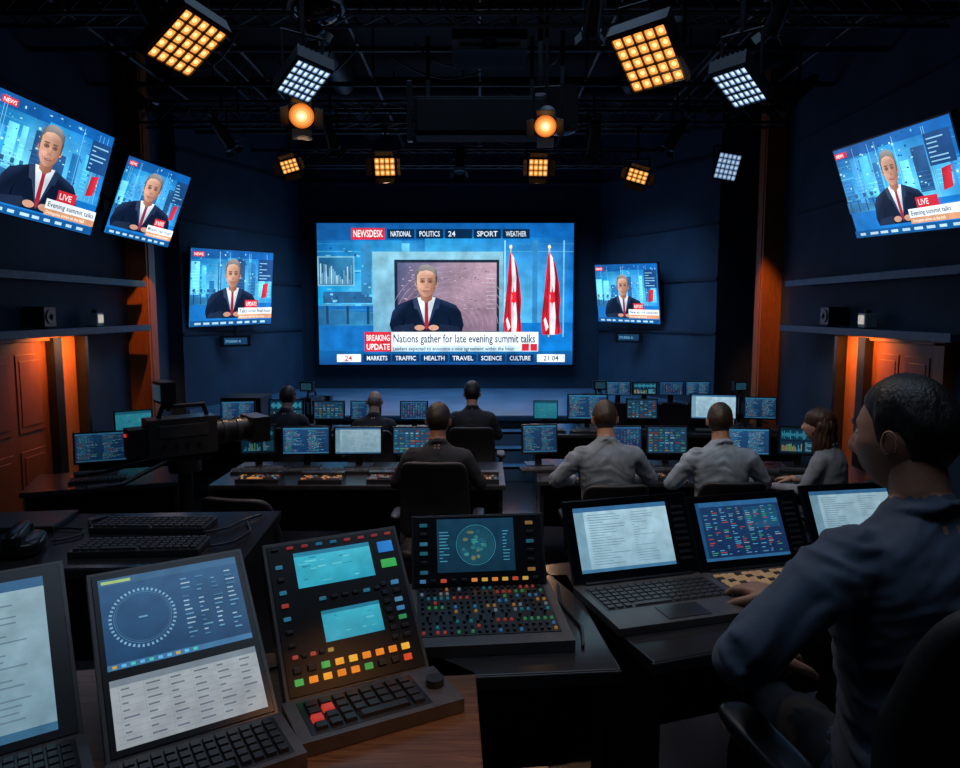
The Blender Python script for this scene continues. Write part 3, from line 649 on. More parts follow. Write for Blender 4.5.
for sx,X in((-1,LX),(1,RX)):
    for z,dp in((2.41,.30),(1.88,.34)):
        mb=MB(); mb.box((X-sx*dp/2,7.3 if sx<0 else 7.2,z),(dp,3.2,.06),'ledge_blue'); mb.box((X-sx*dp,7.3 if sx<0 else 7.2,z),(.012,3.2,.075),'ledge_blue'); mb.obj('wall_shelf',bevel=.004)
    for z in(3.3,4.2):
        mb=MB(); mb.box((X-sx*.012,4,z),(.02,10.5,.03),'wall_navy_dark'); mb.obj('trim_%d'%k); k+=1
    mb=MB(); Y=9.15 if sx<0 else 9.75
    mb.box((X-sx*.13,Y,2.6),(.26,.24,5.2),'column_wood'); mb.box((X-sx*.265,Y,2.6),(.012,.14,5.2),'column_wood'); mb.box((X-sx*.13,Y,.08),(.3,.28,.16),'black_metal'); mb.obj('wood_column')
    y0,y1=(6.1,7.2) if sx<0 else (6.2,7.22)
    mb=MB(); mb.box((X-sx*.03,(y0+y1)/2,.9),(.05,y1-y0,1.78),'door_wood')
    for zc,hh in((.45,.6),(1.3,.75)):
        for yy in(y0+(y1-y0)*.27,y0+(y1-y0)*.73): mb.box((X-sx*.058,yy,zc),(.012,(y1-y0)*.36,hh),'door_wood'); mb.box((X-sx*.064,yy,zc),(.012,(y1-y0)*.28,hh-.12),'door_wood')
    mb.cyl((X-sx*.055,y0+.09,.95),(X-sx*.11,y0+.09,.95),.012,'pipe_metal'); mb.cyl((X-sx*.11,y0+.08,.95),(X-sx*.11,y0+.2,.95),.011,'pipe_metal')
    mb.obj('door_%d'%(1 if sx<0 else 2),bevel=.004)
    mb=MB(); mb.box((X-sx*.07,y1+.07,.91),(.14,.14,1.82),'desk_black'); mb.box((X-sx*.05,y0-.09,.91),(.1,.14,1.82),'column_wood'); mb.box((X-sx*.05,(y0+y1)/2,1.82),(.1,y1-y0+.32,.06),'column_wood')
    mb.box((X-sx*.02,y1+.36,.91),(.03,.40,1.82),'column_wood'); mb.box((X-sx*.07,y1+.60,.91),(.14,.06,1.82),'desk_black')
    mb.obj('door_frame_%d'%(1 if sx<0 else 2),bevel=.004)
    mb=MB(); y=8.0 if sx<0 else 7.2
    mb.box((X-sx*.14,y,1.99),(.12,.14,.15),'lamp_white'); mb.box((X-sx*.205,y,2.0),(.012,.10,.09),'display_pixels',col=(.45,.42,.36)); mb.cyl((X-sx*.14,y,2.065),(X-sx*.14,y,2.1),.03,'black_metal'); mb.box((X-sx*.14,y,1.918),(.14,.16,.012),'black_metal'); mb.obj('wall_lantern',bevel=.006)
    mb=MB(); y=7.0 if sx<0 else 7.9
    mb.box((X-sx*.14,y,2.03),(.2,.2,.2),'black_plastic'); mb.cyl((X-sx*.24,y,2.03),(X-sx*.25,y,2.03),.07,'dark_plastic',n=20); mb.cyl((X-sx*.25,y,2.03),(X-sx*.245,y,2.03),.03,'black_metal'); mb.box((X-sx*.14,y,1.92),(.1,.1,.016),'black_metal'); mb.obj('wall_speaker',bevel=.008)
# ---------- wall screens ----------
mb=MB(); W,H=4.52,2.49; cx,cz=-.61,2.365
mb.M=pose(cx,12.86,cz); mb.box((0,0,-.05),(W+.10,H+.10,.1),'black_plastic'); mb.box((0,0,-.1),(W*.7,H*.7,.06),'black_metal')
mb.M=pose(cx,12.86,cz)@Matrix.Translation((-W/2,-H/2,.001)); mb.pm='screen_image'; mb.dz=.00008; news(mb,W,H,False,3,1.35)
mb.obj('video_wall_screen')
for nm,seed in(('S1',11),('S2',12),('S3',13),('S4',14),('S5',18)):
    P,w,h=FITS[nm]; mb=MB(); M=pose(*P); mb.M=M
    mb.box((0,0,-.03),(w,h,.05),'black_plastic'); mb.box((0,0,-.075),(w*.5,h*.5,.05),'black_plastic')
    mb.M=M@Matrix.Translation((-w*.49,-h*.485,-.004)); mb.dz=.00006; mb.pm='screen_image'; news(mb,w*.98,h*.97,True,seed,1.4)
    mb.M=Matrix.Identity(4); b=M@V((0,0,-.09)); sx=-1 if P[0]<0 else 1
    if nm in('S1','S2','S5'):
        X=LX if sx<0 else RX; mb.tube([b,V((b.x+sx*.05,b.y,b.z+.02)),V((X,b.y,b.z+.02))],.025,'black_metal'); mb.box((X-sx*.02,b.y,b.z+.02),(.04,.25,.3),'black_metal')
    else:
        d=V((-.94,.34,0)) if sx<0 else V((.87,.49,0)); mb.tube([b,b+d*.10],.03,'black_metal')
    mb.obj('wall_monitor')
    if nm in('S3','S4'):
        mb=MB(); mb.M=pose(P[0]+(.0 if sx<0 else .05),P[1]+.02,P[2]-h/2-.22,P[3]*.5,0,0); mb.box((0,0,-.05),(.44,.17,.08),'black_plastic'); mb.box((0,.14,-.05),(.03,.2,.03),'black_metal'); mb.dz=.0006; mb.M=mb.M@Matrix.Translation((-.17,-.05,-.009)); mb.r2(0,0,.34,.10,(.01,.05,.12)); mb.t2('STUDIO A',.02,.03,.05,(.2,.5,.8))
        mb.obj('wall_clock_display',bevel=.004)
# ---------- ceiling rig ----------
mb=MB()
for y in(3.2,4.2,5.2,6.3,7.3,8.4,9.5,10.6,11.8): mb.cyl((LX+.02,y,4.62),(RX-.02 if y<10.5 else 3.0,y,4.62),.028,'pipe_metal',n=10)
for x in(-3.6,-2.4,-1.2,0,1.2,2.4,3.4): mb.cyl((x,-1,4.68),(x,12.2 if abs(x)<2.2 else 10.4,4.68),.024,'pipe_metal',n=10)
for x in(-3.0,-1.2,1.2,3.0):
    for y in(4.2,6.3,8.4,10.4): mb.cyl((x,y,4.6),(x,y,CZ),.012,'black_metal',n=8)
mb.obj('ceiling_pipe_grid')
def truss(name,a,b,sz=.24):
    mb=MB(); a=V(a);b=V(b);t=(b-a).normalized(); s=V((0,0,1)).cross(t).normalized()*sz/2; u=V((0,0,sz/2)); L=(b-a).length; n=int(L/sz)
    cs=[s+u,s-u,-s-u,-s+u]
    for c in cs: mb.cyl(a+c,b+c,.018,'pipe_metal',n=8)
    for i in range(n):
        p=a+t*(L*i/n);q=a+t*(L*(i+1)/n)
        for k in range(4): mb.cyl(p+cs[k],q+cs[(k+1)%4],.008,'pipe_metal',n=6)
    for i in(.15,.5,.85): p=a.lerp(b,i); mb.cyl(p,(p.x,p.y,CZ),.012,'black_metal',n=8)
    return mb.obj(name)
truss('lighting_truss',(-4.05,5.75,4.42),(3.65,5.75,4.42)); truss('lighting_truss',(-4.05,8.9,4.42),(3.65,8.9,4.42)); truss('lighting_truss',(-2.9,2,4.95),(-2.9,10,4.95)); truss('lighting_truss',(2.8,2,4.95),(2.8,10,4.95)); truss('lighting_truss',(-3.0,11.4,4.42),(2.5,11.4,4.42))
mb=MB()
for y,s in((7.0,.3),(10,.22)): mb.cyl((LX+.02,y,5.05),(RX-.02 if y<10.5 else 3,y,5.05),s/1.6,'ceiling_black',n=20)
mb.cyl((-1.8,1,5.1),(-1.8,12.5,5.1),.16,'pipe_metal',n=18); mb.cyl((2.0,1,5.1),(2.0,12.5,5.1),.16,'pipe_metal',n=18)
mb.obj('ventilation_duct')
mb=MB()
for i in range(22):
    x=RR.uniform(-3.8,3.2);y=RR.uniform(5.5,11);x2=x+RR.uniform(-1.2,1.2);y2=y+RR.uniform(-.5,.5); x2=max(-4,min(3.6,x2)); sag=RR.uniform(.1,.4)
    pts=[V((x+(x2-x)*t,y+(y2-y)*t,4.62-sag*4*t*(1-t))) for t in[q/8 for q in range(9)]]
    mb.tube(pts,.009,'black_plastic',6)
mb.obj('lighting_cables')
mb=MB(); mb.box((.0,7.2,3.93),(1.25,.3,.36),'ceiling_black'); mb.box((0,7.03,3.93),(1.2,.03,.30),'ceiling_black')
for x in(-.5,.5): mb.cyl((x,7.2,4.1),(x,7.2,4.7),.02,'pipe_metal')
mb.box((-.66,7.0,3.95),(.05,.1,.55),'black_metal'); mb.obj('projector_housing',bevel=.01)
mb=MB(); mb.cyl((.5,6.2,3.9),(.5,6.2,5.4),.022,'pipe_metal'); mb.cyl((.5,6.2,3.88),(.5,6.2,4.0),.05,'black_metal'); mb.obj('drop_pole')
mb=MB(); mb.box((.08,6.4,4.32),(.62,.5,.2),'dark_plastic'); mb.box((.08,6.14,4.32),(.5,.02,.12),'black_plastic'); mb.cyl((.08,6.14,4.3),(.08,6.08,4.3),.06,'glass_black',n=20)
for x in(-.15,.3): mb.cyl((x,6.4,4.4),(x,6.4,4.7),.015,'pipe_metal')
mb.obj('ceiling_projector',bevel=.01)
def panel_light(M,w,h,nx,ny,warm,ptop=4.62,barn=False,name='led_panel_light',g=1.0):
    mb=MB(); mb.M=M; mb.box((0,0,-.05),(w*1.12,h*1.12,.09),'black_metal')
    for i in range(7): mb.box((-w*.45+w*.15*i,0,-.11),(.012,h*.95,.05),'black_metal')
    c1,c2,c3=((1.1,.42,.08),(1.9,1.05,.40),(.40,.12,.02)) if warm else ((.32,.52,.85),(.9,1.1,1.4),(.06,.12,.22))
    c1,c2,c3=[tuple(k*g for k in c) for c in(c1,c2,c3)]
    mb.dz=.0015; mb.lay=0; mb.pm='lamp_glow'; mb.M=M@Matrix.Translation((-w/2,-h/2,-.004)); mb.r2(0,0,w,h,c3)
    cw=w/nx;ch=h/ny
    for i in range(nx):
        for j in range(ny):
            x0=i*cw;y0=j*ch;m=.08
            def rr_(x,y,a,b,q):
                return [(x+q,y),(a-q,y),(a,y+q),(a,b-q),(a-q,b),(x+q,b),(x,b-q),(x,y+q)]
            mb.lay=2; mb.p2(rr_(x0+cw*m,y0+ch*m,x0+cw*(1-m),y0+ch*(1-m),cw*.18),c1)
            mb.lay=3; mb.p2(rr_(x0+cw*.28,y0+ch*.28,x0+cw*.72,y0+ch*.72,cw*.16),c2)
    mb.M=M
    for i in range(nx+1): mb.box((-w/2+cw*i,0,.006),(.005,h,.014),'black_metal')
    for j in range(ny+1): mb.box((0,-h/2+ch*j,.006),(w,.005,.014),'black_metal')
    if barn:
        for ax,sgn in((0,1),(0,-1),(1,1),(1,-1)):
            L=.12
            if ax==0:
                R=Matrix.Rotation(math.radians(-sgn*55),3,'Y'); mb.box((sgn*(w*.56+L*.28),0,L*.41),(L,h*.95,.006),'black_metal',R=R)
            else:
                R=Matrix.Rotation(math.radians(sgn*55),3,'X'); mb.box((0,sgn*(h*.56+L*.28),L*.41),(w*.95,L,.006),'black_metal',R=R)
    mb.M=Matrix.Identity(4); a=M@V((-w*.62,0,-.05));b=M@V((w*.62,0,-.05)); up=V((0,0,max(w,h)*.8)); c=(a+b)/2+up; a2=a.copy();b2=b.copy();a2.z=b2.z=c.z
    mb.tube([a,a2,b2,b],.012,'black_metal'); mb.cyl(c,(c.x,c.y,ptop),.016,'black_metal'); mb.box((c.x,c.y,ptop-.02),(.07,.07,.09),'black_metal')
    return mb.obj(name)
for nm,nx,ny,wm in(('F1',5,5,1),('F2',6,5,0),('F3',5,5,1),('F4',6,5,0),('F9',5,5,0)):
    P,w,h=FITS[nm]; panel_light(pose(*P),w,h,nx,ny,wm,g=1.0 if nm!='F9' else .6)
for (x,y,z,yaw,tilt,roll,w,h) in((-1.16,9,3.83,-4,15,0,.25,.21),(.71,9,3.82,4,15,0,.23,.20),(-2.32,9,3.84,12,20,18,.2,.15),(1.92,9,3.72,-12,20,-18,.24,.15)):
    panel_light(pose(x,y,z,yaw,tilt,roll),w,h,4,3,1,4.3,True,'barn_door_light',.9)
def par(x,y,z,yaw,tilt,r,lit,ptop=4.35,name='par_can_spotlight'):
    mb=MB(); M=pose(x,y,z,yaw,tilt); mb.M=M
    mb.cyl((0,0,-.28),(0,0,0),r*1.0,'black_metal',r1=r*1.12,n=24); mb.sup((0,0,-.28),(2*r,2*r,.16),'black_metal',nu=20,nv=10)
    mb.cyl((0,0,0),(0,0,.02),r*1.22,'black_metal',n=24)
    if lit:
        for q,(rr_,c) in enumerate(((1.1,(.75,.16,.02)),(.95,(1.0,.30,.05)),(.75,(1.2,.5,.12)),(.5,(1.5,.9,.35)),(.25,(2.0,1.5,.9)))): mb.cyl((0,0,.02+q*.002),(0,0,.022+q*.002),r*rr_,'lamp_glow',n=24,col=c)
    else: mb.cyl((0,0,.02),(0,0,.024),r*.95,'glass_black',n=24)
    for i,(dx,dy) in enumerate(((1,0),(-1,0),(0,1),(0,-1))):
        R=Matrix.Rotation(math.radians(-dx*50),3,'Y') if dx else Matrix.Rotation(math.radians(dy*50),3,'X')
        mb.box((dx*r*1.5,dy*r*1.5,.07),(r*1.1 if dx else r*1.7,r*1.1 if dy else r*1.7,.005),'black_metal',R=R)
    mb.M=Matrix.Identity(4); a=M@V((-r*1.3,0,-.15));b=M@V((r*1.3,0,-.15)); c=(a+b)/2+V((0,0,.26)); a2=V((a.x,a.y,c.z));b2=V((b.x,b.y,c.z))
    mb.tube([a,a2,b2,b],.01,'black_metal'); mb.cyl(c,(c.x,c.y,ptop),.014,'black_metal')
    return mb.obj(name)
par(-1.44,6,3.66,15,30,.09,1,4.6); par(.53,6,3.58,-8,30,.08,1,4.6)
for x,y,z,yw,tl in((-1.2,5.4,4.1,160,40),(-.25,9.0,3.8,0,60),(.8,5.4,4.1,180,40),(-2.9,8.6,4.0,150,45),(2.2,8.6,4.0,-150,45),(1.3,8.6,3.95,180,50),(-1.7,8.6,4.0,170,50),(2.1,5.4,4.1,190,45),(-2.3,5.4,4.1,150,50),(3.0,7.3,4.1,-120,40),(-3.3,7.3,4.1,120,40)):
    par(x,y,z,yw,tl,.058,0,4.62)
mb=MB(); mb.cyl((-1.15,5.3,4.2),(-1.15,5.3,4.45),.2,'dark_plastic',r1=.15,n=28); mb.sup((-1.15,5.3,4.2),(.36,.36,.2),'glass_black'); mb.cyl((-1.15,5.3,4.45),(-1.15,5.3,4.6),.03,'pipe_metal'); mb.obj('ceiling_dome_speaker')
mb=MB(); mb.cyl((.75,6.8,3.75),(.75,6.8,4.1),.15,'black_plastic',n=24); mb.sup((.75,6.8,3.75),(.3,.3,.12),'black_plastic'); mb.cyl((.75,6.8,4.1),(.75,6.8,4.6),.02,'pipe_metal'); mb.obj('ceiling_speaker')
# ---------- foreground desks ----------
mb=MB(); poly=[(-2.3,.55),(.03,.75),(-.01,1.62),(-.2,1.78),(-1.0,1.62),(-2.3,1.3)]
mb.prism(poly,1.21,1.25,'desk_wood')
for x,y in((-.06,.85),(-.1,1.6),(-1.9,.65),(-1.9,1.3),(-.95,1.5)): mb.box((x,y,.855),(.06,.06,.71),'desk_black')
mb.box((-.06,1.2,.9),(.025,.7,.6),'desk_black'); mb.obj('control_desk',bevel=.004)
desk('control_desk',.06,1.92,.50,.62,5,1.25,.5,'desk_grey_laminate')
desk('control_desk',1.30,2.34,2.1,.70,19,1.25,.5,'desk_grey_laminate')
desk('side_desk',-1.55,2.62,1.45,.66,3,1.25,.5,'desk_grey_laminate')
P,w,h=FITS['LA']; laptop('laptop',P,w,h,'doc',5,.9,depth=.30)
P,w,h=FITS['LB']; laptop('laptop',P,w,h,'term',6,1.2,depth=.26,colf=lambda i,j:(.22,.135,.07) if (i*7+j*3)%4!=0 else None)
P=(P[0]+.44,P[1]+.14,P[2],P[3]-4,P[4],0); laptop('laptop',P,w,h,'doc',8,.7,depth=.26)
mb=MB(); mb.sup((0,0,.0165),(.062,.105,.033),'black_plastic',.7,.8); mb.box((0,.02,.033),(.004,.03,.003),'dark_plastic'); mb.obj('computer_mouse',M=zrot(1.16,2.02,1.25,30))
def unit2(name,P,w,h,k1,k2,seed,g1=1,g2=1,depth=.16):
    mb=MB(); M=pose(*P); Mi=zrot(P[0],P[1],P[2],P[3]); L=Mi.inverted()@M; mb.M=L
    mb.box((0,0,-.02),(w,h,.04),'grey_plastic'); mb.box((0,0,.0012),(w*.95,h*.965,.003),'black_plastic')
    mb.dz=PZ; mb.lay=0
    if k2:
        mb.M=L@Matrix.Translation((-w*.44,-h*.06,.003)); display(mb,w*.88,h*.51,k1,seed,g1)
        mb.M=L@Matrix.Translation((-w*.44,-h*.45,.003)); mb.lay=0; display(mb,w*.88,h*.34,k2,seed+1,g2)
    else:
        mb.M=L@Matrix.Translation((-w*.43,-h*.44,.003)); display(mb,w*.80,h*.86,k1,seed,g1)
    hb=L@V((0,-h/2,0)); mb.M=Matrix.Translation(hb)
    mb.box((0,-depth/2-.0,-.012),(w*1.02,depth,.03),'grey_plastic'); mb.box((0,-depth*.5,.0035),(w*.9,depth*.84,.002),'black_plastic'); keys(mb,-.0,-depth*.5,w*.86,depth*.78,.004,12,5,'key_black',.008)
    mb.M=Matrix.Identity(4); mb.box((0,hb.y+.16,hb.z-.027+.06),(w*.4,.015,.12),'black_metal'); mb.box((0,hb.y+.10,hb.z-.020),(w*.6,.18,.014),'black_metal')
    return mb.obj(name,M=Mi,bevel=.002)
P,w,h=FITS['U2']; unit2('dual_screen_terminal',P,w,h,'radar','table',21,1.15,.85)
P2=(P[0]-.36,P[1]-.08,P[2],P[3]+2,P[4],0); unit2('document_display_terminal',P2,w,h,'doc',None,31,.6,1)
P,w,h=FITS['U3']; mb=MB(); M=pose(*P); Mi=zrot(P[0],P[1],P[2],P[3]); L=Mi.inverted()@M; mb.M=L
mb.box((0,0,-.02),(w,h,.04),'grey_plastic'); mb.box((0,0,.001),(w*.95,h*.96,.003),'black_plastic'); mb.dz=PZ
mb.M=L@Matrix.Translation((-w*.30,h*.17,.003)); display(mb,w*.56,h*.24,'cyan',3,.95)
mb.M=L@Matrix.Translation((-w*.18,-h*.20,.003)); mb.lay=0; display(mb,w*.42,h*.20,'cyan',4,.85)
mb.M=L
def btn(x,y,sw,sh,c,t=.006): mb.box((x*w,y*h,.002+t/2),(sw*w,sh*h,t),'display_pixels' if c else 'key_black',col=c,top=.85)
cs=[(.8,.22,.02),(.85,.42,.04),(.6,.06,.02),(.8,.32,.03),(.05,.3,.06)]
for i in range(9):
    for j in range(2): btn(-.40+i*.095,-.33-j*.07,.06,.042,RR.choice(cs) if RR.random()<.8 else None)
for i in range(9): btn(-.42+i*.105,.45,.05,.018,RR.choice([(.01,.1,.2),(.2,.02,.02),None]))
for j in range(7):
    btn(-.41,.33-j*.085,.05,.025,RR.choice([None,(.25,.03,.02),(.02,.12,.2),None])); btn(.39,.10-j*.06,.06,.030,RR.choice([(.04,.16,.32),(.03,.22,.07),None,(.06,.18,.3)])); btn(.30,.10-j*.06,.05,.030,RR.choice([None,(.04,.18,.3),None]))
btn(.38,.36,.12,.08,(.02,.18,.55)); btn(.38,.24,.12,.06,(.04,.38,.08))
for i in range(5): btn(-.40+i*.06,-.25,.04,.025,RR.choice([None,(.3,.04,.03),(.3,.2,.04)]))
for i in range(6): btn(-.15+i*.08,.08,.05,.022,RR.choice([None,(.02,.12,.2)]))
hb=L@V((0,-h/2,0)); mb.M=Matrix.Translation(hb); D=.16
mb.box((0,-D/2,-.012),(w*1.06,D,.03),'grey_plastic'); mb.box((-.02,-D*.5,.0035),(w*.78,D*.8,.002),'black_plastic'); keys(mb,-.02,-D*.5,w*.72,D*.7,.004,8,4,'key_black',.008,lambda i,j:(.45,.03,.02) if (i,j) in((0,1),(1,2),(6,0)) else None)
mb.cyl((w*.43,-D*.5,.003),(w*.43,-D*.5,.02),.02,'dark_plastic',n=20)
mb.M=Matrix.Identity(4); mb.box((0,hb.y+.10,hb.z-.02),(w*.6,.18,.014),'black_metal'); mb.box((0,hb.y+.16,hb.z+.04),(w*.4,.015,.14),'black_metal')
mb.obj('vision_switcher_panel',M=Mi,bevel=.002)
P,w,h=FITS['U4']; mb=MB(); M=pose(*P); Mi=zrot(P[0],P[1],P[2],P[3]); L=Mi.inverted()@M; mb.M=L
mb.box((0,0,-.02),(w,h,.04),'dark_plastic'); mb.box((0,0,.001),(w*.96,h*.96,.003),'black_plastic'); mb.dz=PZ
mb.M=L@Matrix.Translation((-w*.31,-h*.30,.003)); display(mb,w*.58,h*.74,'globe',3,1.3); mb.M=L
for j in range(6): btn(-.41,.36-j*.13,.06,.05,RR.choice([(.01,.08,.12),None,(.02,.12,.2)])); btn(.39,.36-j*.13,.06,.05,RR.choice([(.01,.08,.12),None,(.2,.1,.03)]))
for i in range(12): btn(-.42+i*.076,-.41,.045,.05,RR.choice([(.6,.2,.05),(.5,.32,.05),None,(.4,.05,.03),(.04,.15,.3)]))
hb=L@V((0,-h/2,0)); dep=.32; zt=1.2505-P[2]
zf=hb.z; y0=hb.y; y1=hb.y-dep; zl=zt+.030; mb.M=Matrix.Identity(4)
vs=[(-w/2-.01,y1,zt),(w/2+.01,y1,zt),(w/2+.01,y0+.04,zt),(-w/2-.01,y0+.04,zt),(-w/2-.01,y1,zl),(w/2+.01,y1,zl),(w/2+.01,y0+.04,zf),(-w/2-.01,y0+.04,zf)]
mb.add(vs,[(3,2,1,0),(4,5,6,7),(0,1,5,4),(1,2,6,5),(2,3,7,6),(3,0,4,7)],'grey_plastic')
sl=math.atan2(zf-zl,y0+.04-y1); mb.M=Matrix.Translation((0,(y0+.04+y1)/2,(zf+zl)/2))@Matrix.Rotation(sl,4,'X'); SL=math.hypot(zf-zl,dep+.04)
mb.box((0,.01,.001),(w*.93,SL*.80,.003),'black_plastic')
rowc=[(.5,.05,.03),(.04,.3,.1),(.04,.2,.45),(.5,.22,.03),(.2,.28,.34),(.02,.22,.3)]
for i in range(20):
    for j in range(10):
        if j in(3,): continue
        c=rowc[(j*5+i//5)%6] if RR.random()<.42 else None
        mb.box((-w*.43+w*.86*i/19,-SL*.35+SL*.68*j/9+.005,.005),(w*.022,SL*.026,.006),'display_pixels' if c else 'dark_plastic',col=tuple(k*.45 for k in c) if c else None,top=.8)
for i in range(10): mb.box((-w*.40+w*.80*i/9,-SL*.12,.003),(w*.006,SL*.07,.003),'dark_plastic'); mb.box((-w*.40+w*.80*i/9,-SL*.13+RR.random()*.015,.008),(w*.02,SL*.02,.009),'key_grey')
mb.obj('audio_mixing_console',M=Mi,bevel=.002)
for x,y,a in((-1.27,2.74,0),(-1.2,2.48,4)):
    mb=MB(); mb.box((0,0,.012),(.44,.15,.022),'dark_plastic'); keys(mb,0,0,.42,.13,.023,15,5,'key_grey',.008); mb.obj('computer_keyboard',M=zrot(x,y,1.251,a),bevel=.002)
mb=MB(); mb.sup((0,0,.03),(.16,.2,.06),'black_plastic',.5,.6); mb.sup((.0,0,.07),(.05,.22,.05),'black_plastic',.6,.6); mb.cyl((0,-.08,.05),(0,-.08,.08),.03,'black_plastic'); mb.cyl((0,.08,.05),(0,.08,.08),.03,'black_plastic'); mb.obj('desk_telephone',M=zrot(-1.62,2.46,1.251,20))
mb=MB(); mb.box((0,0,.011),(.34,.24,.02),'black_plastic'); mb.box((0,.0,.0225),(.33,.23,.003),'dark_plastic'); mb.cyl((-.15,.12,.012),(.15,.12,.012),.009,'black_plastic'); mb.obj('closed_laptop',M=zrot(-1.82,2.78,1.251,8),bevel=.003)
mb=MB()
for pts in ([(-1.05,2.66,1.259),(-.98,2.72,1.259),(-.95,2.82,1.259),(-.90,2.90,1.259)],[(-1.5,2.72,1.259),(-1.56,2.80,1.259),(-1.52,2.88,1.259)],[(-.97,2.50,1.259),(-.90,2.55,1.259),(-.88,2.68,1.259),(-.93,2.80,1.259)],[(-1.56,2.56,1.259),(-1.50,2.62,1.259),(-1.53,2.7,1.259),(-1.66,2.72,1.259)]): mb.limb(pts,[.0045]*len(pts),'black_plastic',8,6)
mb.obj('desk_cables')
mb=MB()
for pts in ([(-.62,1.56,1.256),(-.5,1.62,1.256),(-.36,1.72,1.256)],[(.26,1.74,1.256),(.27,1.85,1.256),(.235,2.0,1.256),(.24,2.15,1.256)]): mb.limb(pts,[.0045]*len(pts),'black_plastic',8,6)
mb.obj('desk_cables')
# ---------- mid rows ----------
desk('console_desk',-.95,5.88,2.3,.86,0,.75,0); desk('console_desk',1.85,5.95,2.75,.86,-3,.75,0)
desk('console_desk',-1.8,8.0,2.9,.75,0,.75,0); desk('console_desk',2.05,8.1,2.9,.75,0,.75,0); desk('console_desk',-3.0,5.7,1.1,.65,20,.75,0); desk('console_desk',-3.55,7.2,.9,.6,20,.75,0)
for x,y,yw,w,h,kd,g in((-1.50,6.12,4,.42,.25,'code',1.1),(-1.05,6.12,2,.42,.25,'doc',.65),(-.58,6.12,-3,.36,.25,'mix',1.2),(-1.92,6.14,14,.30,.26,'wave',.5),
    (1.26,6.17,0,.30,.25,'term',.9),(1.62,6.15,-2,.36,.25,'mix',.9),(2.28,6.1,-6,.42,.24,'code',1.2),(2.75,6.12,-12,.34,.25,'wave',.8),(.52,6.18,8,.32,.26,'code',.8)):
    monitor('desktop_monitor',x,y,.75,yw,w,h,kd,RR.randint(1,999),g)
for x,y,yw,w,h,kd,g in((-2.75,8.1,10,.38,.22,'code',.9),(-2.2,8.1,4,.4,.24,'wave',1.0),(-1.72,8.12,2,.36,.22,'mix',.8),(-1.3,8.1,-8,.36,.22,'code',.8),(-.75,8.1,0,.32,.22,'term',1),
    (.75,8.15,-2,.28,.22,'cyan',.4),(1.22,8.1,-5,.46,.30,'code',1.0),(1.85,8.15,-4,.36,.24,'mix',.8),(2.65,8.1,-12,.52,.30,'doc',.9),(3.2,8.15,-14,.36,.26,'code',.8)):
    monitor('desktop_monitor',x,y,.75,yw,w,h,kd,RR.randint(1,999),g)
for i in range(4): monitor('preview_monitor',1.62+i*.31,8.38,1.001,-4,.29,.16,('code','wave','term','code')[i],50+i,(.9,1,.8,.9)[i],kb=False)
mb=MB(); mb.box((2.08,8.38,.876),(1.4,.18,.25),'desk_black'); mb.obj('monitor_bridge')
monitor('desktop_monitor',-3.5,7.2,.75,34,.36,.24,'cyan',91,.4); monitor('desktop_monitor',-3.1,5.8,.75,22,.4,.26,'code',92,.5)
def equip(x,y,z,yaw,w,d,seed,name='control_keypad'):
    rr=random.Random(seed); mb=MB(); mb.prism([(-w/2,-d/2),(w/2,-d/2),(w/2,d/2),(-w/2,d/2)],0,.03,'dark_plastic'); mb.box((0,d*.3,.045),(w,d*.35,.03),'dark_plastic')
    keys(mb,0,-.1*d,w*.9,d*.6,.03,14,5,'key_grey',.008,lambda i,j: rr.choice([(.5,.2,.05),(.35,.09,.03),(.06,.16,.28),(.35,.25,.12)]) if rr.random()<.35 else None)
    return mb.obj(name,M=zrot(x,y,z,yaw),bevel=.002)
for i,(x,y) in enumerate(((-1.75,5.62),(-1.25,5.6),(-.72,5.62),(-.02,5.62),(1.32,5.68),(2.15,5.66))): equip(x,y,.7505,0,.34,.2,i+70)
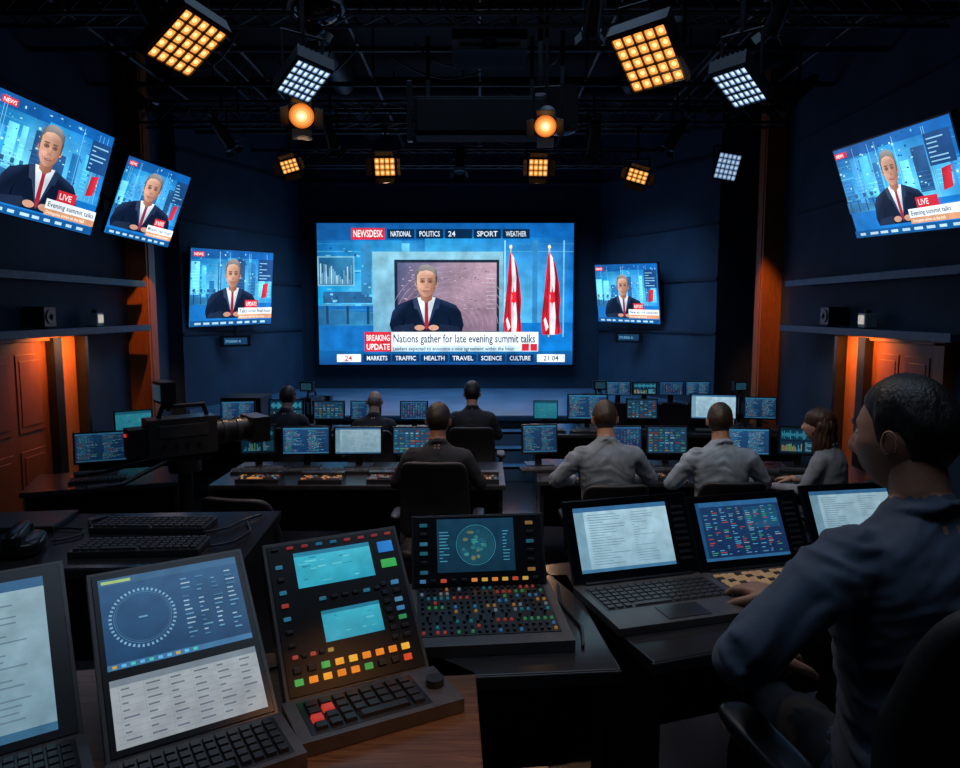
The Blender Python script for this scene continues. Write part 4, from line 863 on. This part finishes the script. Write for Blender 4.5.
def studio_camera(x,y,yaw,hgt=1.35,s=1.0,zf=0):
    mb=MB()
    for k in range(3):
        A=math.radians(90+120*k); mb.tube([(0,0,hgt*.62),(.42*math.cos(A),.42*math.sin(A),.03)],.022,'black_metal'); mb.sup((.42*math.cos(A),.42*math.sin(A),.03),(.08,.08,.06),'black_plastic')
        mb.cyl((0,0,.22),(.32*math.cos(A),.32*math.sin(A),.2),.01,'black_metal')
    mb.cyl((0,0,.2),(0,0,hgt*.82),.045,'black_metal'); mb.cyl((0,0,hgt*.82),(0,0,hgt*.88),.10,'black_metal',n=20)
    z=hgt
    mb.box((0,0,z-.12),(.12,.3,.05),'black_metal'); mb.box((0,-.02,z+.02),(.17,.42,.24),'dark_plastic'); mb.box((0,-.28,z+.0),(.14,.12,.18),'black_metal')
    mb.box((.088,-.02,z+.06),(.006,.30,.08),'key_grey'); mb.box((-.088,-.02,z+.06),(.006,.30,.08),'key_grey')
    for q in range(4): mb.cyl((.088,-.14+q*.07,z-.03),(.096,-.14+q*.07,z-.03),.014,'black_metal',n=12); mb.cyl((-.088,-.14+q*.07,z-.03),(-.096,-.14+q*.07,z-.03),.014,'black_metal',n=12)
    mb.box((0,-.345,z+.05),(.03,.01,.02),'display_pixels',col=(.6,.03,.02))
    mb.cyl((0,.18,z+.02),(0,.42,z+.02),.075,'black_metal',n=22); mb.cyl((0,.24,z+.02),(0,.27,z+.02),.083,'dark_plastic',n=22); mb.cyl((0,.33,z+.02),(0,.36,z+.02),.083,'dark_plastic',n=22)
    mb.box((0,.47,z+.02),(.24,.12,.17),'black_plastic'); mb.cyl((0,.42,z+.02),(0,.535,z+.02),.07,'glass_black',n=20)
    mb.tube([(0,.15,z+.14),(0,.13,z+.21),(0,-.12,z+.21),(0,-.15,z+.14)],.015,'black_metal')
    mb.box((-.02,-.1,z+.30),(.20,.09,.14),'black_plastic'); mb.box((-.02,-.146,z+.30),(.16,.006,.10),'display_pixels',col=(.01,.04,.06)); mb.cyl((-.02,-.08,z+.18),(-.02,-.08,z+.24),.015,'black_metal')
    for sx in(-1,1): mb.tube([(sx*.05,-.1,z-.12),(sx*.22,-.42,z-.2),(sx*.22,-.56,z-.2)],.014,'black_metal'); mb.cyl((sx*.22,-.5,z-.2),(sx*.22,-.6,z-.2),.02,'chair_fabric')
    return mb.obj('studio_camera',M=zrot(x,y,zf,yaw,s),bevel=.004)
studio_camera(-1.98,4.75,-52,1.20,1.04); studio_camera(-2.12,9.0,-10,1.05,.85); studio_camera(1.5,9.05,8,1.15,.8); studio_camera(3.25,9.05,10,1.05,.85)
mb=MB(); mb.box((-3.0,9.2,.5),(.5,.5,1.0),'black_metal')
for i in range(6): mb.box((-3.0,8.94,.15+i*.14),(.44,.02,.11),'dark_plastic'); mb.box((-3.13+.03*i,8.925,.15+i*.14),(.05,.008,.02),'display_pixels',col=(.03,.25,.4))
mb.obj('equipment_rack',bevel=.004)
# chairs
chair(-.30,5.0,0,-2,1.10,.25); chair(.90,4.98,0,3,.95); chair(1.70,4.98,0,-2,.97); chair(2.52,5.12,0,45,.95)
chair(-1.34,4.3,0,-12,1.04); chair(-.08,7.15,0,0,.98); chair(-1.07,7.15,0,0,.95); chair(-2.0,7.3,0,0,.95); chair(-2.75,3.9,0,20,1.0)
chair(.97,1.43,.5,10,1.10,.29,.37,.70,s=1.04)
# people
person('seated_man',zrot(-.30,5.0,0,-2,1.04),'shirt_black','skin_tan','hair_dark',hyaw=0,elL=(-.29,.06,.83),elR=(.29,.06,.83),wrL=(-.2,.33,.79),wrR=(.2,.33,.79),lean=.03)
person('seated_man',zrot(.90,4.98,0,3,1.05),'shirt_grey','skin','hair_brown',hyaw=-8,elL=(-.35,.06,.85),elR=(.32,.08,.84),wrL=(-.17,.36,.78),wrR=(.14,.37,.78),lean=.06,wr=.009,slim=1.06,voxel=.011)
person('seated_man',zrot(1.70,4.98,0,-4,1.04),'shirt_light','skin','hair_brown',hyaw=-14,elL=(-.33,.04,.83),elR=(.31,.06,.84),wrL=(-.2,.33,.78),wrR=(.17,.36,.78),lean=.03,wr=.009,slim=1.04,voxel=.011)
person('seated_woman',zrot(2.56,5.12,0,42,1.0),'top_grey','skin','hair_auburn','long',hyaw=12,slim=.86,armk=.85,lean=.06)
person('seated_man',zrot(-.08,7.15,0,0,1.0),'shirt_black','skin','hair_black',lean=.02)
person('seated_man',zrot(-1.07,7.15,0,0,.93),'shirt_black','skin','hair_grey','bald',lean=.06,hpitch=-8)
person('seated_man',zrot(-2.0,7.3,0,-5,.95),'shirt_black','skin','hair_dark',lean=.06)
person('seated_operator',zrot(.96,1.47,.5,10,1.05),'shirt_navy','skin_tan','hair_black',hyaw=24,hpitch=-4,voxel=.0075,res=1.7,wr=.010,lean=.045,
   elL=(-.415,.0,.855),wrL=(-.265,.165,.755),elR=(.20,.20,.80),wrR=(-.035,.435,.772),hd=((.75,.6,-.2),(-.45,1,-.10)),curl=(35,24),armk=1.12,knee_y=.42,slim=1.05)
# ---------- lights ----------
def area(n,loc,rot,sx,sy,e,c,spread=180):
    l=bpy.data.lights.new(n,'AREA'); l.shape='RECTANGLE'; l.size=sx;l.size_y=sy; l.energy=e; l.color=c; l.spread=math.radians(spread)
    o=bpy.data.objects.new(n,l); sc.collection.objects.link(o); o.location=loc; o.rotation_euler=[math.radians(a) for a in rot]; return o
def spot(n,loc,tgt,e,c,ang=60,blend=.6,r=.1):
    l=bpy.data.lights.new(n,'SPOT'); l.energy=e;l.color=c;l.spot_size=math.radians(ang);l.spot_blend=blend;l.shadow_soft_size=r
    o=bpy.data.objects.new(n,l); sc.collection.objects.link(o); o.location=loc; o.rotation_euler=(V(tgt)-V(loc)).to_track_quat('-Z','Y').to_euler(); return o
blue=(.25,.55,1.0)
area('overhead_fill_light',(0,6.0,4.3),(0,0,0),4,4,32,(.42,.66,1),120)
area('stage_wash_light',(-.3,11.0,4.2),(0,0,0),4,1.5,95,blue,130)
area('foreground_fill_light',(.3,1.6,4.2),(0,0,0),3,2,14,(.60,.76,1),130)
for x,t in((-3.0,(-3.9,11.6,2.2)),(2.4,(2.9,11.8,2.2))): spot('wall_wash_spot',(x*.6,9.3,4.1),t,70,blue,55,1)
for x,t in((-1.5,(-4.4,8.0,2.2)),(1.5,(4.0,8.0,2.2))): spot('wall_wash_spot',(x,6.2,4.2),t,14,blue,60,1)
warm=(1,.40,.10)
for sx,X,Y in((-1,LX,9.15),(1,RX,9.75)): spot('column_downlight',(X-sx*1.0,Y-1.0,4.0),(X-sx*.2,Y,1.9),170,warm,26,.9,.04)
for sx,X,Y in((-1,LX,7.35),(1,RX,7.35)): area('door_downlight',(X-sx*.30,Y,1.83),(0,-sx*38,0),.10,.8,9,warm,140)
spot('warm_key_spot',(-1.44,6,3.5),(-.5,5.0,1),60,(1,.58,.30),80); spot('warm_key_spot',(.53,6,3.4),(.9,5,1),34,(1,.58,.30),80)
spot('warm_key_spot',(1.0,3.9,3.4),(1.4,5.2,1.0),75,(1,.82,.64),85); spot('warm_key_spot',(-1.16,4.0,3.3),(-.5,5.2,1.0),45,(1,.64,.40),80)
spot('warm_key_spot',(-1.16,8.9,3.7),(-.8,7.2,1.1),50,(1,.58,.32),70); spot('warm_key_spot',(.71,8.9,3.7),(.8,6.5,.8),50,(1,.58,.32),70)
spot('added_warm_spot',(.55,.75,2.7),(-.12,1.28,1.25),22,(1,.40,.12),22); spot('added_warm_spot',(.15,2.9,3.3),(.78,1.75,1.3),24,(1,.72,.5),40)  # unseen spots added to warm the desk edge and the operator's hand
w=bpy.data.worlds.new('world'); sc.world=w; w.use_nodes=True; w.node_tree.nodes['Background'].inputs[0].default_value=(.02,.04,.08,1); w.node_tree.nodes['Background'].inputs[1].default_value=.3
